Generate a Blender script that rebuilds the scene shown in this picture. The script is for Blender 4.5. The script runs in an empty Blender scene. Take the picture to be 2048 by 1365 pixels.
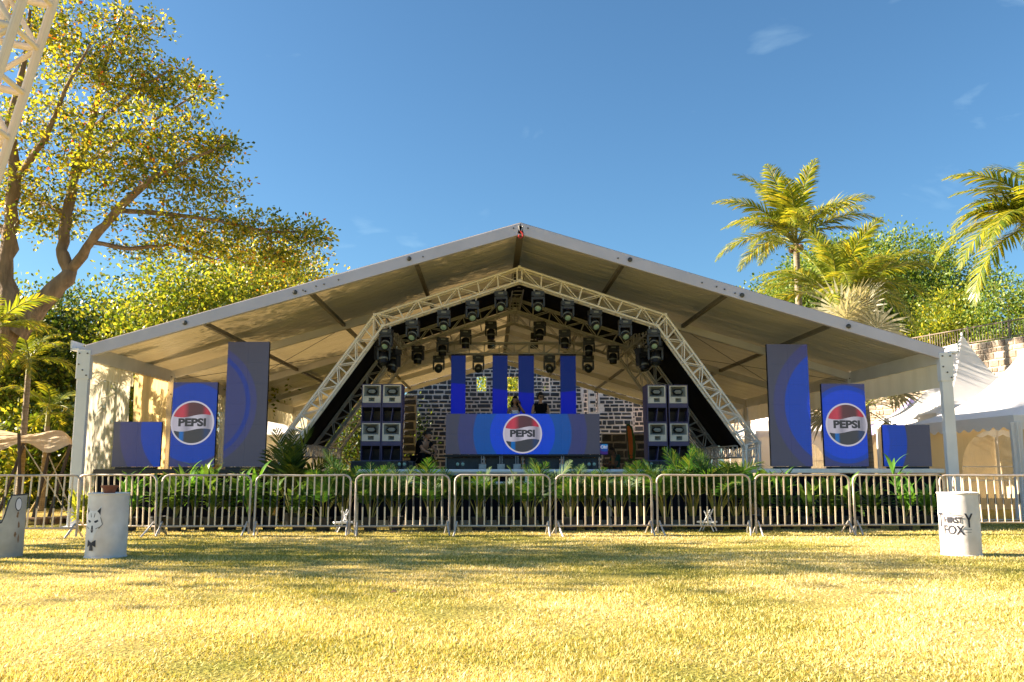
import bpy, bmesh, math, random
import numpy as np
from mathutils import Vector, Matrix, Euler

R = math.radians
rng = random.Random(7)
nrg = np.random.default_rng(7)
scene = bpy.context.scene
col = scene.collection

# ------------------------------------------------------------------ camera
F_PX, CX, CY, HOR, VPX = 1750.0, 1024.0, 682.5, 932.0, 980.0
CAM = Vector((0, 0, 1.35))
PITCH = math.atan((HOR - CY) / F_PX)
YAW = math.atan((CX - VPX) * math.cos(PITCH) / F_PX)
cam_data = bpy.data.cameras.new('camera')
cam = bpy.data.objects.new('camera', cam_data)
col.objects.link(cam)
cam_data.sensor_width = 36.0
cam_data.sensor_fit = 'HORIZONTAL'
cam_data.lens = F_PX / 2048 * 36.0
cam_data.clip_end = 2000
cam.location = CAM
cam.rotation_euler = (math.pi / 2 + PITCH, 0, -YAW)
scene.camera = cam
_M = cam.rotation_euler.to_matrix()
_R, _U, _F = _M @ Vector((1, 0, 0)), _M @ Vector((0, 1, 0)), _M @ Vector((0, 0, -1))

def at(px, py, Y):
    """world point at depth Y seen at a photo pixel"""
    d = _F + _R * ((px - CX) / F_PX) + _U * ((CY - py) / F_PX)
    return CAM + d * (Y / d.y)

def pix(p):
    d = Vector(p) - CAM
    z = d.dot(_F)
    return CX + F_PX * d.dot(_R) / z, CY - F_PX * d.dot(_U) / z

# ------------------------------------------------------------------ light
SUN_EL, SUN_AZ = R(25.0), R(-85.0)        # azimuth from +Y towards +X
sun_dir = Vector((math.sin(SUN_AZ) * math.cos(SUN_EL), math.cos(SUN_AZ) * math.cos(SUN_EL), math.sin(SUN_EL)))
sd = bpy.data.lights.new('sun', 'SUN')
sd.energy = 5.0
sd.angle = R(0.55)
sd.color = (1.0, 0.87, 0.68)
sun = bpy.data.objects.new('sun', sd)
col.objects.link(sun)
sun.rotation_euler = (-sun_dir).to_track_quat('-Z', 'Y').to_euler()
world = bpy.data.worlds.new('World')
scene.world = world
world.use_nodes = True
wn, wl = world.node_tree.nodes, world.node_tree.links
wn.clear()
w_out = wn.new('ShaderNodeOutputWorld')
w_bg = wn.new('ShaderNodeBackground')
w_sky = wn.new('ShaderNodeTexSky')
w_sky.sky_type = 'NISHITA'
w_sky.sun_disc = False
w_sky.sun_elevation = SUN_EL
w_sky.sun_rotation = SUN_AZ
w_sky.air_density = 1.0
w_sky.dust_density = 1.0
w_sky.ozone_density = 4.5
w_bg.inputs['Strength'].default_value = 0.05
w_co = wn.new('ShaderNodeTexCoord')
w_map = wn.new('ShaderNodeMapping')
w_map.inputs['Scale'].default_value = (5.0, 5.0, 13.0)
w_map.inputs['Rotation'].default_value = (0.0, 0.5, 0.3)
w_no = wn.new('ShaderNodeTexNoise')
w_no.inputs['Scale'].default_value = 1.3
w_no.inputs['Detail'].default_value = 7
w_no.inputs['Distortion'].default_value = 0.6
w_ra = wn.new('ShaderNodeValToRGB')
w_ra.color_ramp.elements[0].position = 0.66
w_ra.color_ramp.elements[1].position = 0.86
w_ra.color_ramp.elements[1].color = (.26, .26, .26, 1)
w_mix = wn.new('ShaderNodeMixRGB')
w_mix.inputs['Color2'].default_value = (7.0, 7.2, 7.6, 1)
wl.new(w_co.outputs['Generated'], w_map.inputs['Vector'])
wl.new(w_map.outputs['Vector'], w_no.inputs['Vector'])
wl.new(w_no.outputs['Fac'], w_ra.inputs['Fac'])
wl.new(w_ra.outputs['Color'], w_mix.inputs['Fac'])
wl.new(w_sky.outputs['Color'], w_mix.inputs['Color1'])
w_tint = wn.new('ShaderNodeMixRGB')
w_tint.blend_type = 'MULTIPLY'
w_tint.inputs['Fac'].default_value = 1
w_tint.inputs['Color2'].default_value = (.69, .90, .92, 1)
wl.new(w_mix.outputs['Color'], w_tint.inputs['Color1'])
wl.new(w_tint.outputs['Color'], w_bg.inputs['Color'])
wl.new(w_bg.outputs['Background'], w_out.inputs['Surface'])
vs = scene.view_settings
vs.view_transform = 'Standard'
vs.look = 'None'
vs.gamma = 1.0
vs.use_curve_mapping = False
vs.exposure = 2.1
scene.cycles.max_bounces = 8
scene.cycles.transparent_max_bounces = 12
scene.cycles.sample_clamp_indirect = 6.0

# ------------------------------------------------------------------ materials
MATS = {}
def _new(name):
    m = bpy.data.materials.new(name)
    m.use_nodes = True
    nt = m.node_tree
    b = nt.nodes['Principled BSDF']
    MATS[name] = m
    return m, nt, b

def pm(name, c1, c2=None, scale=4.0, rough=0.6, metal=0.0, bump=0.0, bscale=None, stretch=(1, 1, 1), r2=None, coord='Object', spec=0.5):
    """noise-mixed two-colour surface with optional bump and roughness variation"""
    m, nt, b = _new(name)
    c2 = c2 or tuple(x * 0.8 for x in c1)
    n, l = nt.nodes, nt.links
    tc = n.new('ShaderNodeTexCoord')
    mp = n.new('ShaderNodeMapping')
    mp.inputs['Scale'].default_value = stretch
    no = n.new('ShaderNodeTexNoise')
    no.inputs['Scale'].default_value = scale
    no.inputs['Detail'].default_value = 6
    ra = n.new('ShaderNodeValToRGB')
    ra.color_ramp.elements[0].position = 0.35
    ra.color_ramp.elements[1].position = 0.68
    ra.color_ramp.elements[0].color = (*c1, 1)
    ra.color_ramp.elements[1].color = (*c2, 1)
    l.new(tc.outputs[coord], mp.inputs['Vector'])
    l.new(mp.outputs['Vector'], no.inputs['Vector'])
    l.new(no.outputs['Fac'], ra.inputs['Fac'])
    l.new(ra.outputs['Color'], b.inputs['Base Color'])
    b.inputs['Roughness'].default_value = rough
    b.inputs['Metallic'].default_value = metal
    b.inputs['Specular IOR Level'].default_value = spec
    if r2 is not None:
        mr = n.new('ShaderNodeMapRange')
        mr.inputs['To Min'].default_value = rough
        mr.inputs['To Max'].default_value = r2
        l.new(no.outputs['Fac'], mr.inputs['Value'])
        l.new(mr.outputs['Result'], b.inputs['Roughness'])
    if bump:
        n2 = n.new('ShaderNodeTexNoise')
        n2.inputs['Scale'].default_value = bscale or scale * 4
        n2.inputs['Detail'].default_value = 5
        bp = n.new('ShaderNodeBump')
        bp.inputs['Strength'].default_value = bump
        bp.inputs['Distance'].default_value = 0.05
        l.new(mp.outputs['Vector'], n2.inputs['Vector'])
        l.new(n2.outputs['Fac'], bp.inputs['Height'])
        l.new(bp.outputs['Normal'], b.inputs['Normal'])
    return m

def leaf_mat(name, stops, trans=0.45, rough=0.45, tboost=1.3):
    """per-leaf colour from a ramp, with light passing through the blade"""
    m, nt, b = _new(name)
    n, l = nt.nodes, nt.links
    ge = n.new('ShaderNodeNewGeometry')
    ra = n.new('ShaderNodeValToRGB')
    el = ra.color_ramp.elements
    while len(el) < len(stops):
        el.new(0.5)
    for e, (p, c) in zip(el, stops):
        e.position = p
        e.color = (*c, 1)
    l.new(ge.outputs['Random Per Island'], ra.inputs['Fac'])
    l.new(ra.outputs['Color'], b.inputs['Base Color'])
    b.inputs['Roughness'].default_value = rough
    tr = n.new('ShaderNodeBsdfTranslucent')
    mu = n.new('ShaderNodeMixRGB')
    mu.blend_type = 'MULTIPLY'
    mu.inputs['Fac'].default_value = 1
    mu.inputs['Color2'].default_value = (tboost * 1.15, tboost, tboost * 0.55, 1)
    l.new(ra.outputs['Color'], mu.inputs['Color1'])
    l.new(mu.outputs['Color'], tr.inputs['Color'])
    mx = n.new('ShaderNodeMixShader')
    mx.inputs['Fac'].default_value = trans
    out = n['Material Output']
    l.new(b.outputs['BSDF'], mx.inputs[1])
    l.new(tr.outputs['BSDF'], mx.inputs[2])
    l.new(mx.outputs['Shader'], out.inputs['Surface'])
    return m

def cloth_mat(name, c1, c2, trans, rough, bump, bscale, stretch, spec=0.5, tcol=None):
    """woven or coated cloth that lets light through"""
    m = pm(name, c1, c2, 1.2, rough, 0, bump, bscale, stretch, spec=spec)
    nt = m.node_tree
    n, l = nt.nodes, nt.links
    b = n['Principled BSDF']
    tr = n.new('ShaderNodeBsdfTranslucent')
    tr.inputs['Color'].default_value = (*(tcol or c1), 1)
    mx = n.new('ShaderNodeMixShader')
    mx.inputs['Fac'].default_value = trans
    l.new(b.outputs['BSDF'], mx.inputs[1])
    l.new(tr.outputs['BSDF'], mx.inputs[2])
    l.new(mx.outputs['Shader'], n['Material Output'].inputs['Surface'])
    return m

def flat(name, c, rough=0.5, metal=0.0, emit=None, es=1.0):
    m = pm(name, c, tuple(x * 0.85 for x in c), 9.0, rough, metal)
    if emit:
        b = m.node_tree.nodes['Principled BSDF']
        b.inputs['Emission Color'].default_value = (*emit, 1)
        b.inputs['Emission Strength'].default_value = es
    return m

M = {}
M['white_metal'] = pm('white_metal', (.80, .78, .78), (.70, .68, .68), 1.5, .45, 0, .05)
M['shaded_rafter'] = pm('shaded_white_metal', (.56, .53, .62), (.50, .475, .55), 1.5, .45, 0, .05)  # white metal of the front rafters, lavender sky shade put into the colour
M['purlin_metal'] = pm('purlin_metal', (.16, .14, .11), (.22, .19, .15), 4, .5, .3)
M['alu'] = pm('aluminium', (.72, .69, .66), (.55, .53, .50), 14, .38, .55, 0, r2=.55)
M['alu_white'] = pm('white_aluminium', (.92, .87, .82), (.82, .76, .70), 6, .42, .15, 0)
M['galv'] = pm('galvanised_steel', (.62, .58, .54), (.40, .36, .33), 9, .4, .45, .1, 30, r2=.6)
M['dark_metal'] = pm('dark_metal', (.05, .05, .05), (.09, .085, .08), 10, .5, .4)
M['black'] = pm('black_plastic', (.012, .012, .014), (.022, .022, .026), 12, .45)
M['charcoal'] = pm('charcoal_casing', (.030, .032, .042), (.05, .052, .062), 12, .4)
M['black_cloth'] = pm('black_cloth', (.006, .006, .008), (.012, .012, .015), 3, .95, 0, .25, 6, (1, 1, .3), spec=.1)
M['wood_dark'] = pm('weathered_wood', (.22, .12, .06), (.32, .19, .10), 5, .8, 0, .3, 20, (1, 8, 8))
M['bark'] = pm('bark', (.16, .105, .065), (.30, .20, .125), 6, .9, 0, .9, 18, (1, 1, .25))
M['palm_bark'] = pm('palm_bark', (.30, .24, .17), (.20, .15, .10), 5, .9, 0, .6, 10, (.4, .4, 4))
M['cream_paint'] = pm('cream_paint', (.80, .68, .56), (.66, .54, .43), 12, .5, 0, .05)
M['purple'] = pm('purple_cabinet', (.055, .045, .125), (.085, .07, .165), 2.5, .5, 0, .05)
M['horn_white'] = pm('pale_horn_paint', (.72, .66, .57), (.60, .545, .46), 5, .5, 0, .03)
M['horn_grey'] = pm('grey_horn', (.26, .27, .25), (.19, .20, .19), 5, .5)
M['terracotta'] = pm('terracotta', (.30, .10, .05), (.22, .075, .04), 8, .8)
M['pot_black'] = pm('black_pot', (.015, .016, .016), (.03, .03, .03), 8, .6)
M['soil'] = pm('soil', (.05, .035, .022), (.08, .055, .035), 14, .95, 0, .6)
M['skin_a'] = pm('skin_tan', (.55, .31, .20), (.48, .27, .17), 12, .5)
M['skin_b'] = pm('skin_brown', (.42, .22, .135), (.36, .19, .115), 12, .5)
M['hair'] = pm('dark_hair', (.010, .008, .007), (.02, .015, .012), 25, .45, 0, .5, 60, (1, 1, .2))
M['silver_cloth'] = pm('silver_cloth', (.80, .78, .86), (.55, .53, .62), 14, .28, .5, .5, 22, (.4, .4, 2))
M['teal_cloth'] = pm('teal_cloth', (.02, .13, .11), (.03, .17, .14), 8, .8)
M['red'] = pm('red_paint', (.45, .03, .02), (.35, .02, .02), 8, .4)
M['orange'] = pm('orange_flag', (.85, .20, .03), (.75, .16, .02), 3, .7)
M['flag_green'] = pm('green_flag', (.06, .16, .03), (.05, .12, .02), 3, .7)
M['rope'] = pm('rope', (.62, .48, .30), (.5, .38, .22), 20, .9)
M['pole_brown'] = pm('brown_pole', (.07, .045, .03), (.11, .07, .045), 10, .8)
M['drum'] = pm('drum_paint', (.82, .74, .71), (.62, .54, .50), 3.0, .5, 0, .06, 12)
M['drum_dirty'] = pm('drum_paint_worn', (.55, .52, .47), (.38, .35, .31), 3.2, .6, 0, .15, 12)
M['rail_iron'] = pm('weathered_iron', (.16, .12, .09), (.24, .18, .13), 6, .7)
M['ink'] = pm('black_ink', (.02, .02, .035), (.03, .03, .045), 10, .6)
M['ink_white'] = pm('white_ink', (.82, .78, .80), (.75, .71, .73), 10, .6)
M['mortar'] = pm('mortar', (.78, .70, .68), (.60, .53, .52), 6, .95, 0, .5, 30)
for i, (a, b) in enumerate([((.034, .038, .052), (.062, .065, .080)), ((.050, .053, .066), (.080, .082, .092)), ((.024, .027, .038), (.046, .049, .060))]):
    M['basalt%d' % i] = pm('basalt_%s' % 'abc'[i], a, b, 3.5, .85, 0, .8, 9, coord='Object')
M['mortar_grey'] = pm('grey_mortar', (.36, .34, .34), (.27, .255, .25), 6, .95, 0, .5, 30)
M['mortar_sun'] = pm('pale_mortar', (.52, .42, .32), (.42, .34, .26), 5, .95, 0, .5, 25)
for i, (a, b) in enumerate([((.26, .19, .135), (.34, .26, .185)), ((.18, .135, .10), (.26, .195, .145)), ((.34, .27, .20), (.42, .33, .25))]):
    M['tan_stone%d' % i] = pm('tan_stone_%s' % 'abc'[i], a, b, 3.5, .9, 0, .7, 9)
M['roof_pvc'] = cloth_mat('roof_pvc', (.60, .535, .41), (.51, .45, .34), .09, .28, 1.0, 2.0, (.30, 7.0, 1), tcol=(.72, .52, .24))
for nd in M['roof_pvc'].node_tree.nodes:
    if nd.type == 'BUMP':
        nd.inputs['Distance'].default_value = .22
M['curtain'] = cloth_mat('cream_curtain', (.78, .62, .36), (.72, .56, .31), .5, .7, .5, 3, (4, 4, .15), tcol=(.92, .66, .30))
M['valance'] = cloth_mat('pale_valance', (.80, .74, .62), (.74, .67, .55), .35, .6, .4, 3, (4, 4, .15), tcol=(.85, .7, .45))
M['tent_white'] = cloth_mat('white_tent_pvc', (.92, .88, .89), (.87, .83, .84), .30, .45, .25, 2.0, (1, 1, .6), tcol=(.9, .8, .65))
M['tent_cream'] = cloth_mat('cream_tent_wall', (.78, .64, .42), (.72, .58, .37), .35, .6, .3, 3, (2, 2, .3), tcol=(.85, .66, .38))
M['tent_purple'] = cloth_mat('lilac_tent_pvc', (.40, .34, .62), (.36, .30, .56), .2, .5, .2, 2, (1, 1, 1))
M['stretch_tan'] = cloth_mat('tan_stretch_fabric', (.82, .66, .46), (.74, .58, .39), .35, .8, .15, 2, (1, 1, 1), tcol=(.95, .55, .16))

def clear_pvc():
    m, nt, b = _new('clear_pvc_window')
    n, l = nt.nodes, nt.links
    b.inputs['Base Color'].default_value = (.75, .70, .60, 1)
    b.inputs['Roughness'].default_value = .18
    tc = n.new('ShaderNodeTexCoord')
    mp = n.new('ShaderNodeMapping')
    mp.inputs['Scale'].default_value = (1, 2.5, .7)
    mp.inputs['Rotation'].default_value = (.35, 0, 0)
    no = n.new('ShaderNodeTexNoise')
    no.inputs['Scale'].default_value = 2.2
    no.inputs['Detail'].default_value = 4
    no.inputs['Distortion'].default_value = 1.2
    ra = n.new('ShaderNodeMapRange')
    ra.inputs['From Min'].default_value = .35
    ra.inputs['From Max'].default_value = .7
    ra.inputs['To Min'].default_value = .35
    ra.inputs['To Max'].default_value = .85
    bp = n.new('ShaderNodeBump')
    bp.inputs['Strength'].default_value = .8
    bp.inputs['Distance'].default_value = .08
    tp = n.new('ShaderNodeBsdfTransparent')
    tl = n.new('ShaderNodeBsdfTranslucent')
    tl.inputs['Color'].default_value = (.85, .75, .58, 1)
    m0 = n.new('ShaderNodeMixShader')
    m0.inputs['Fac'].default_value = .55
    mx = n.new('ShaderNodeMixShader')
    l.new(tc.outputs['Object'], mp.inputs['Vector'])
    l.new(mp.outputs['Vector'], no.inputs['Vector'])
    l.new(no.outputs['Fac'], ra.inputs['Value'])
    l.new(no.outputs['Fac'], bp.inputs['Height'])
    l.new(bp.outputs['Normal'], b.inputs['Normal'])
    l.new(b.outputs['BSDF'], m0.inputs[1])
    l.new(tl.outputs['BSDF'], m0.inputs[2])
    l.new(ra.outputs['Result'], mx.inputs['Fac'])
    l.new(tp.outputs['BSDF'], mx.inputs[1])
    l.new(m0.outputs['Shader'], mx.inputs[2])
    l.new(mx.outputs['Shader'], n['Material Output'].inputs['Surface'])
    return m
M['clear_pvc'] = clear_pvc()

def glass_mat(name, c, rough=.1):
    m, nt, b = _new(name)
    b.inputs['Base Color'].default_value = (*c, 1)
    b.inputs['Roughness'].default_value = rough
    b.inputs['Coat Weight'].default_value = .6
    no = nt.nodes.new('ShaderNodeTexNoise')
    no.inputs['Scale'].default_value = 9
    bp = nt.nodes.new('ShaderNodeBump')
    bp.inputs['Strength'].default_value = .5
    nt.links.new(no.outputs['Fac'], bp.inputs['Height'])
    nt.links.new(bp.outputs['Normal'], b.inputs['Normal'])
    return m
M['lens'] = glass_mat('green_lens', (.28, .42, .34))
M['lens_dark'] = glass_mat('dark_lens', (.05, .06, .06))
M['window'] = glass_mat('window_pane', (.05, .06, .055), .15)

def band_paint():
    """barrier bar: cream paint with a black band round its middle"""
    m, nt, b = _new('banded_bar_paint')
    n, l = nt.nodes, nt.links
    tc = n.new('ShaderNodeTexCoord')
    sp = n.new('ShaderNodeSeparateXYZ')
    ra = n.new('ShaderNodeValToRGB')
    ra.color_ramp.interpolation = 'CONSTANT'
    el = ra.color_ramp.elements
    el[0].color = (.84, .67, .48, 1)
    el[1].position = .375
    el[1].color = (.022, .028, .03, 1)
    e = el.new(.60)
    e.color = (.84, .67, .48, 1)
    no = n.new('ShaderNodeTexNoise')
    no.inputs['Scale'].default_value = 5
    no.inputs['Detail'].default_value = 8
    r2 = n.new('ShaderNodeValToRGB')
    r2.color_ramp.elements[0].position = .58
    r2.color_ramp.elements[1].position = .72
    mx = n.new('ShaderNodeMixRGB')
    mx.inputs['Color2'].default_value = (.36, .25, .17, 1)
    oi = n.new('ShaderNodeObjectInfo')
    ad = n.new('ShaderNodeVectorMath')
    ad.operation = 'ADD'
    l.new(tc.outputs['Object'], ad.inputs[0])
    l.new(oi.outputs['Location'], ad.inputs[1])
    l.new(ad.outputs['Vector'], no.inputs['Vector'])
    l.new(tc.outputs['Object'], sp.inputs['Vector'])
    l.new(sp.outputs['Z'], ra.inputs['Fac'])
    l.new(no.outputs['Fac'], r2.inputs['Fac'])
    l.new(r2.outputs['Color'], mx.inputs['Fac'])
    l.new(ra.outputs['Color'], mx.inputs['Color1'])
    l.new(mx.outputs['Color'], b.inputs['Base Color'])
    b.inputs['Roughness'].default_value = .5
    return m
M['bar'] = band_paint()

LED = 0.17   # brightness of the LED screens
def screen_mat(name, center, stops, wave=None):
    """LED picture: flat colour rings round a centre (object X, Z), fine pixel rows"""
    m, nt, b = _new(name)
    n, l = nt.nodes, nt.links
    tc = n.new('ShaderNodeTexCoord')
    sp = n.new('ShaderNodeSeparateXYZ')
    cb = n.new('ShaderNodeCombineXYZ')
    di = n.new('ShaderNodeVectorMath')
    di.operation = 'DISTANCE'
    di.inputs[1].default_value = (center[0], 0, center[1])
    ra = n.new('ShaderNodeValToRGB')
    ra.color_ramp.interpolation = 'CONSTANT'
    el = ra.color_ramp.elements
    while len(el) < len(stops):
        el.new(.5)
    for e, (p, c) in zip(el, stops):
        e.position = p
        e.color = (*c, 1)
    dv = n.new('ShaderNodeMath')
    dv.operation = 'DIVIDE'
    dv.inputs[1].default_value = 4.0
    l.new(tc.outputs['Object'], sp.inputs['Vector'])
    l.new(sp.outputs['X'], cb.inputs['X'])
    l.new(sp.outputs['Z'], cb.inputs['Z'])
    l.new(cb.outputs['Vector'], di.inputs[0])
    l.new(di.outputs['Value'], dv.inputs[0])
    l.new(dv.outputs['Value'], ra.inputs['Fac'])
    # module seams and pixel rows
    br = n.new('ShaderNodeTexBrick')
    br.offset = 0
    br.inputs['Scale'].default_value = 1
    br.inputs['Brick Width'].default_value = .125
    br.inputs['Row Height'].default_value = .0625
    br.inputs['Mortar Size'].default_value = .003
    br.inputs['Color1'].default_value = (1, 1, 1, 1)
    br.inputs['Color2'].default_value = (.93, .93, .93, 1)
    br.inputs['Mortar'].default_value = (.72, .72, .72, 1)
    cv = n.new('ShaderNodeCombineXYZ')
    l.new(sp.outputs['X'], cv.inputs['X'])
    l.new(sp.outputs['Z'], cv.inputs['Y'])
    l.new(cv.outputs['Vector'], br.inputs['Vector'])
    mu = n.new('ShaderNodeMixRGB')
    mu.blend_type = 'MULTIPLY'
    mu.inputs['Fac'].default_value = 1
    l.new(ra.outputs['Color'], mu.inputs['Color1'])
    l.new(br.outputs['Color'], mu.inputs['Color2'])
    l.new(mu.outputs['Color'], b.inputs['Emission Color'])
    b.inputs['Emission Strength'].default_value = LED
    b.inputs['Base Color'].default_value = (.03, .03, .034, 1)
    b.inputs['Roughness'].default_value = .45
    return m

# ------------------------------------------------------------------ mesh building
class MB:
    def __init__(s):
        s.v, s.f, s.m = [], [], []
    def poly(s, pts, mi=0):
        i = len(s.v)
        s.v += [tuple(p) for p in pts]
        s.f.append(tuple(range(i, i + len(pts))))
        s.m.append(mi)
    def box(s, c, size, rot=None, mi=0, taper=1.0):
        x, y, z = size[0] / 2, size[1] / 2, size[2] / 2
        i = len(s.v)
        for dz in (-1, 1):
            t = taper if dz > 0 else 1
            for dx, dy in ((-1, -1), (1, -1), (1, 1), (-1, 1)):
                p = Vector((dx * x * t, dy * y * t, dz * z))
                if rot is not None:
                    p = rot @ p
                s.v.append(tuple(p + Vector(c)))
        for q in ((0, 3, 2, 1), (4, 5, 6, 7), (0, 1, 5, 4), (1, 2, 6, 5), (2, 3, 7, 6), (3, 0, 4, 7)):
            s.f.append(tuple(i + k for k in q))
            s.m.append(mi)
        return s
    def beam(s, p, q, w, h, up=(0, 0, 1), mi=0):
        p, q = Vector(p), Vector(q)
        d = (q - p)
        L = d.length
        d.normalize()
        sd_ = d.cross(Vector(up)).normalized()
        u = sd_.cross(d).normalized()
        m = Matrix((sd_, d, u)).transposed()
        s.box((p + q) / 2, (w, L, h), m, mi)
        return s
    def tube(s, pts, r, n=8, mi=0, cap=True, closed=False):
        pts = [Vector(p) for p in pts]
        rs = r if isinstance(r, (list, tuple)) else [r] * len(pts)
        i0 = len(s.v)
        k = len(pts)
        ref = None
        for j, p in enumerate(pts):
            a = pts[j - 1] if (j > 0 or closed) else pts[j]
            b = pts[(j + 1) % k] if (j < k - 1 or closed) else pts[j]
            d = (b - a).normalized()
            if ref is None:
                ref = Vector((0, 0, 1)) if abs(d.z) < .9 else Vector((1, 0, 0))
            u = d.cross(ref)
            if u.length < 1e-4:
                u = d.cross(Vector((0, 1, .1)))
            u.normalize()
            w = u.cross(d)
            ref = w
            for t in range(n):
                an = 2 * math.pi * t / n
                s.v.append(tuple(p + (u * math.cos(an) + w * math.sin(an)) * rs[j]))
            ref = w if abs(w.dot(d)) < .9 else ref
        for j in range(k if closed else k - 1):
            for t in range(n):
                a, b = i0 + j * n + t, i0 + j * n + (t + 1) % n
                c, d = i0 + ((j + 1) % k) * n + (t + 1) % n, i0 + ((j + 1) % k) * n + t
                s.f.append((a, d, c, b))
                s.m.append(mi)
        if cap and not closed:
            s.f.append(tuple(i0 + t for t in range(n)))
            s.m.append(mi)
            s.f.append(tuple(i0 + (k - 1) * n + t for t in reversed(range(n))))
            s.m.append(mi)
        return s
    def lathe(s, prof, n=24, c=(0, 0, 0), mi=0, rot=None):
        i0 = len(s.v)
        for (r, z) in prof:
            for t in range(n):
                a = 2 * math.pi * t / n
                p = Vector((r * math.cos(a), r * math.sin(a), z))
                if rot is not None:
                    p = rot @ p
                s.v.append(tuple(p + Vector(c)))
        for j in range(len(prof) - 1):
            for t in range(n):
                s.f.append((i0 + j * n + t, i0 + j * n + (t + 1) % n, i0 + (j + 1) * n + (t + 1) % n, i0 + (j + 1) * n + t))
                s.m.append(mi)
        if prof[0][0] > 1e-5:
            s.f.append(tuple(i0 + t for t in reversed(range(n))))
            s.m.append(mi)
        if prof[-1][0] > 1e-5:
            s.f.append(tuple(i0 + (len(prof) - 1) * n + t for t in range(n)))
            s.m.append(mi)
        return s
    def prism(s, poly, y0, y1, mi=0, tf=None):
        """poly in (x, z), extruded along y"""
        k = len(poly)
        i0 = len(s.v)
        for y in (y0, y1):
            for (x, z) in poly:
                p = Vector((x, y, z))
                s.v.append(tuple(tf @ p if tf else p))
        s.f.append(tuple(range(i0, i0 + k)))
        s.f.append(tuple(i0 + k + t for t in reversed(range(k))))
        s.m += [mi, mi]
        for t in range(k):
            s.f.append((i0 + t, i0 + k + t, i0 + k + (t + 1) % k, i0 + (t + 1) % k))
            s.m.append(mi)
        return s
    def grid(s, fn, nu, nv, mi=0):
        i0 = len(s.v)
        for j in range(nv + 1):
            for i in range(nu + 1):
                s.v.append(tuple(fn(i / nu, j / nv)))
        for j in range(nv):
            for i in range(nu):
                a = i0 + j * (nu + 1) + i
                s.f.append((a, a + 1, a + nu + 2, a + nu + 1))
                s.m.append(mi)
        return s
    def mesh(s, name, mats, off=None, smooth=False):
        me = bpy.data.meshes.new(name)
        v = s.v
        if off is not None:
            v = [(x - off[0], y - off[1], z - off[2]) for x, y, z in v]
        me.from_pydata(v, [], s.f)
        for m in (mats if isinstance(mats, (list, tuple)) else [mats]):
            me.materials.append(m)
        if any(s.m):
            me.polygons.foreach_set('material_index', s.m)
        if smooth:
            me.polygons.foreach_set('use_smooth', [True] * len(me.polygons))
            try:
                me.set_sharp_from_angle(angle=R(40))
            except Exception:
                pass
        me.update()
        return me
    def build(s, name, mats, parent=None, off=None, smooth=False, bevel=0.0):
        if off is None and parent is not None and parent.get('_world'):
            off = parent.location
        return link(name, s.mesh(name, mats, off, smooth), parent, bevel)

def link(name, me, parent=None, bevel=0.0):
    o = bpy.data.objects.new(name, me)
    col.objects.link(o)
    if parent is not None:
        o.parent = parent
    if bevel:
        b = o.modifiers.new('bevel', 'BEVEL')
        b.width = bevel
        b.segments = 2
        b.limit_method = 'ANGLE'
    return o

def tag(o, label, cat, group=None, kind=None):
    if label: o['label'] = label
    if cat: o['category'] = cat
    if group: o['group'] = group
    if kind: o['kind'] = kind
    return o

def thing(name, label, cat, loc=(0, 0, 0), rotz=0.0, group=None, worldparts=False):
    o = bpy.data.objects.new(name, None)
    col.objects.link(o)
    o.empty_display_size = .2
    o.location = loc
    o.rotation_euler = (0, 0, rotz)
    if worldparts:
        o['_world'] = 1      # parts are written in scene coordinates
    return tag(o, label, cat, group)

def quick(verts, faces_n, name, mat, parent=None, smooth=False):
    """numpy verts (k*n,3) grouped in faces of n vertices each"""
    me = bpy.data.meshes.new(name)
    nv = len(verts)
    nf = nv // faces_n
    me.vertices.add(nv)
    me.vertices.foreach_set('co', np.asarray(verts, dtype=np.float32).ravel())
    me.loops.add(nv)
    me.loops.foreach_set('vertex_index', np.arange(nv, dtype=np.int32))
    me.polygons.add(nf)
    me.polygons.foreach_set('loop_start', np.arange(0, nv, faces_n, dtype=np.int32))
    if smooth:
        me.polygons.foreach_set('use_smooth', np.ones(nf, dtype=bool))
    me.materials.append(mat)
    me.update(calc_edges=True)
    return me

_rod = {}
def rod(name, p, q, r, mat, parent=None, n=8):
    """a straight round bar between two points, one shared mesh per material"""
    key = (mat.name, n)
    if key not in _rod:
        mb = MB()
        mb.lathe([(1, 0), (1, 1)], n)
        me = mb.mesh('round_bar_' + mat.name, mat)
        me.polygons.foreach_set('use_smooth', [len(p_.vertices) == 4 for p_ in me.polygons])
        _rod[key] = me
    p, q = Vector(p), Vector(q)
    if parent is not None and parent.get('_world'):
        p, q = p - parent.location, q - parent.location
    d = q - p
    o = link(name, _rod[key], parent)
    o.location = p
    o.rotation_mode = 'QUATERNION'
    o.rotation_quaternion = d.to_track_quat('Z', 'Y')
    o.scale = (r, r, d.length)
    return o

def text_mesh(body, size, mat, extrude=.002, bold=0.0, shear=0.0, sx=1.0):
    cu = bpy.data.curves.new('lettering', 'FONT')
    cu.body = body
    cu.size = size
    cu.align_x = 'CENTER'
    cu.align_y = 'CENTER'
    cu.extrude = extrude
    cu.offset = bold
    cu.shear = shear
    cu.resolution_u = 4
    o = bpy.data.objects.new('lettering', cu)
    col.objects.link(o)
    dg = bpy.context.evaluated_depsgraph_get()
    me = bpy.data.meshes.new_from_object(o.evaluated_get(dg))
    bpy.data.objects.remove(o)
    me.materials.clear()
    me.materials.append(mat)
    # text plane (x, y) -> upright plane (x, z), facing -y
    for v in me.vertices:
        v.co = Vector((v.co.x * sx, -v.co.z, v.co.y))
    return me

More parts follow.
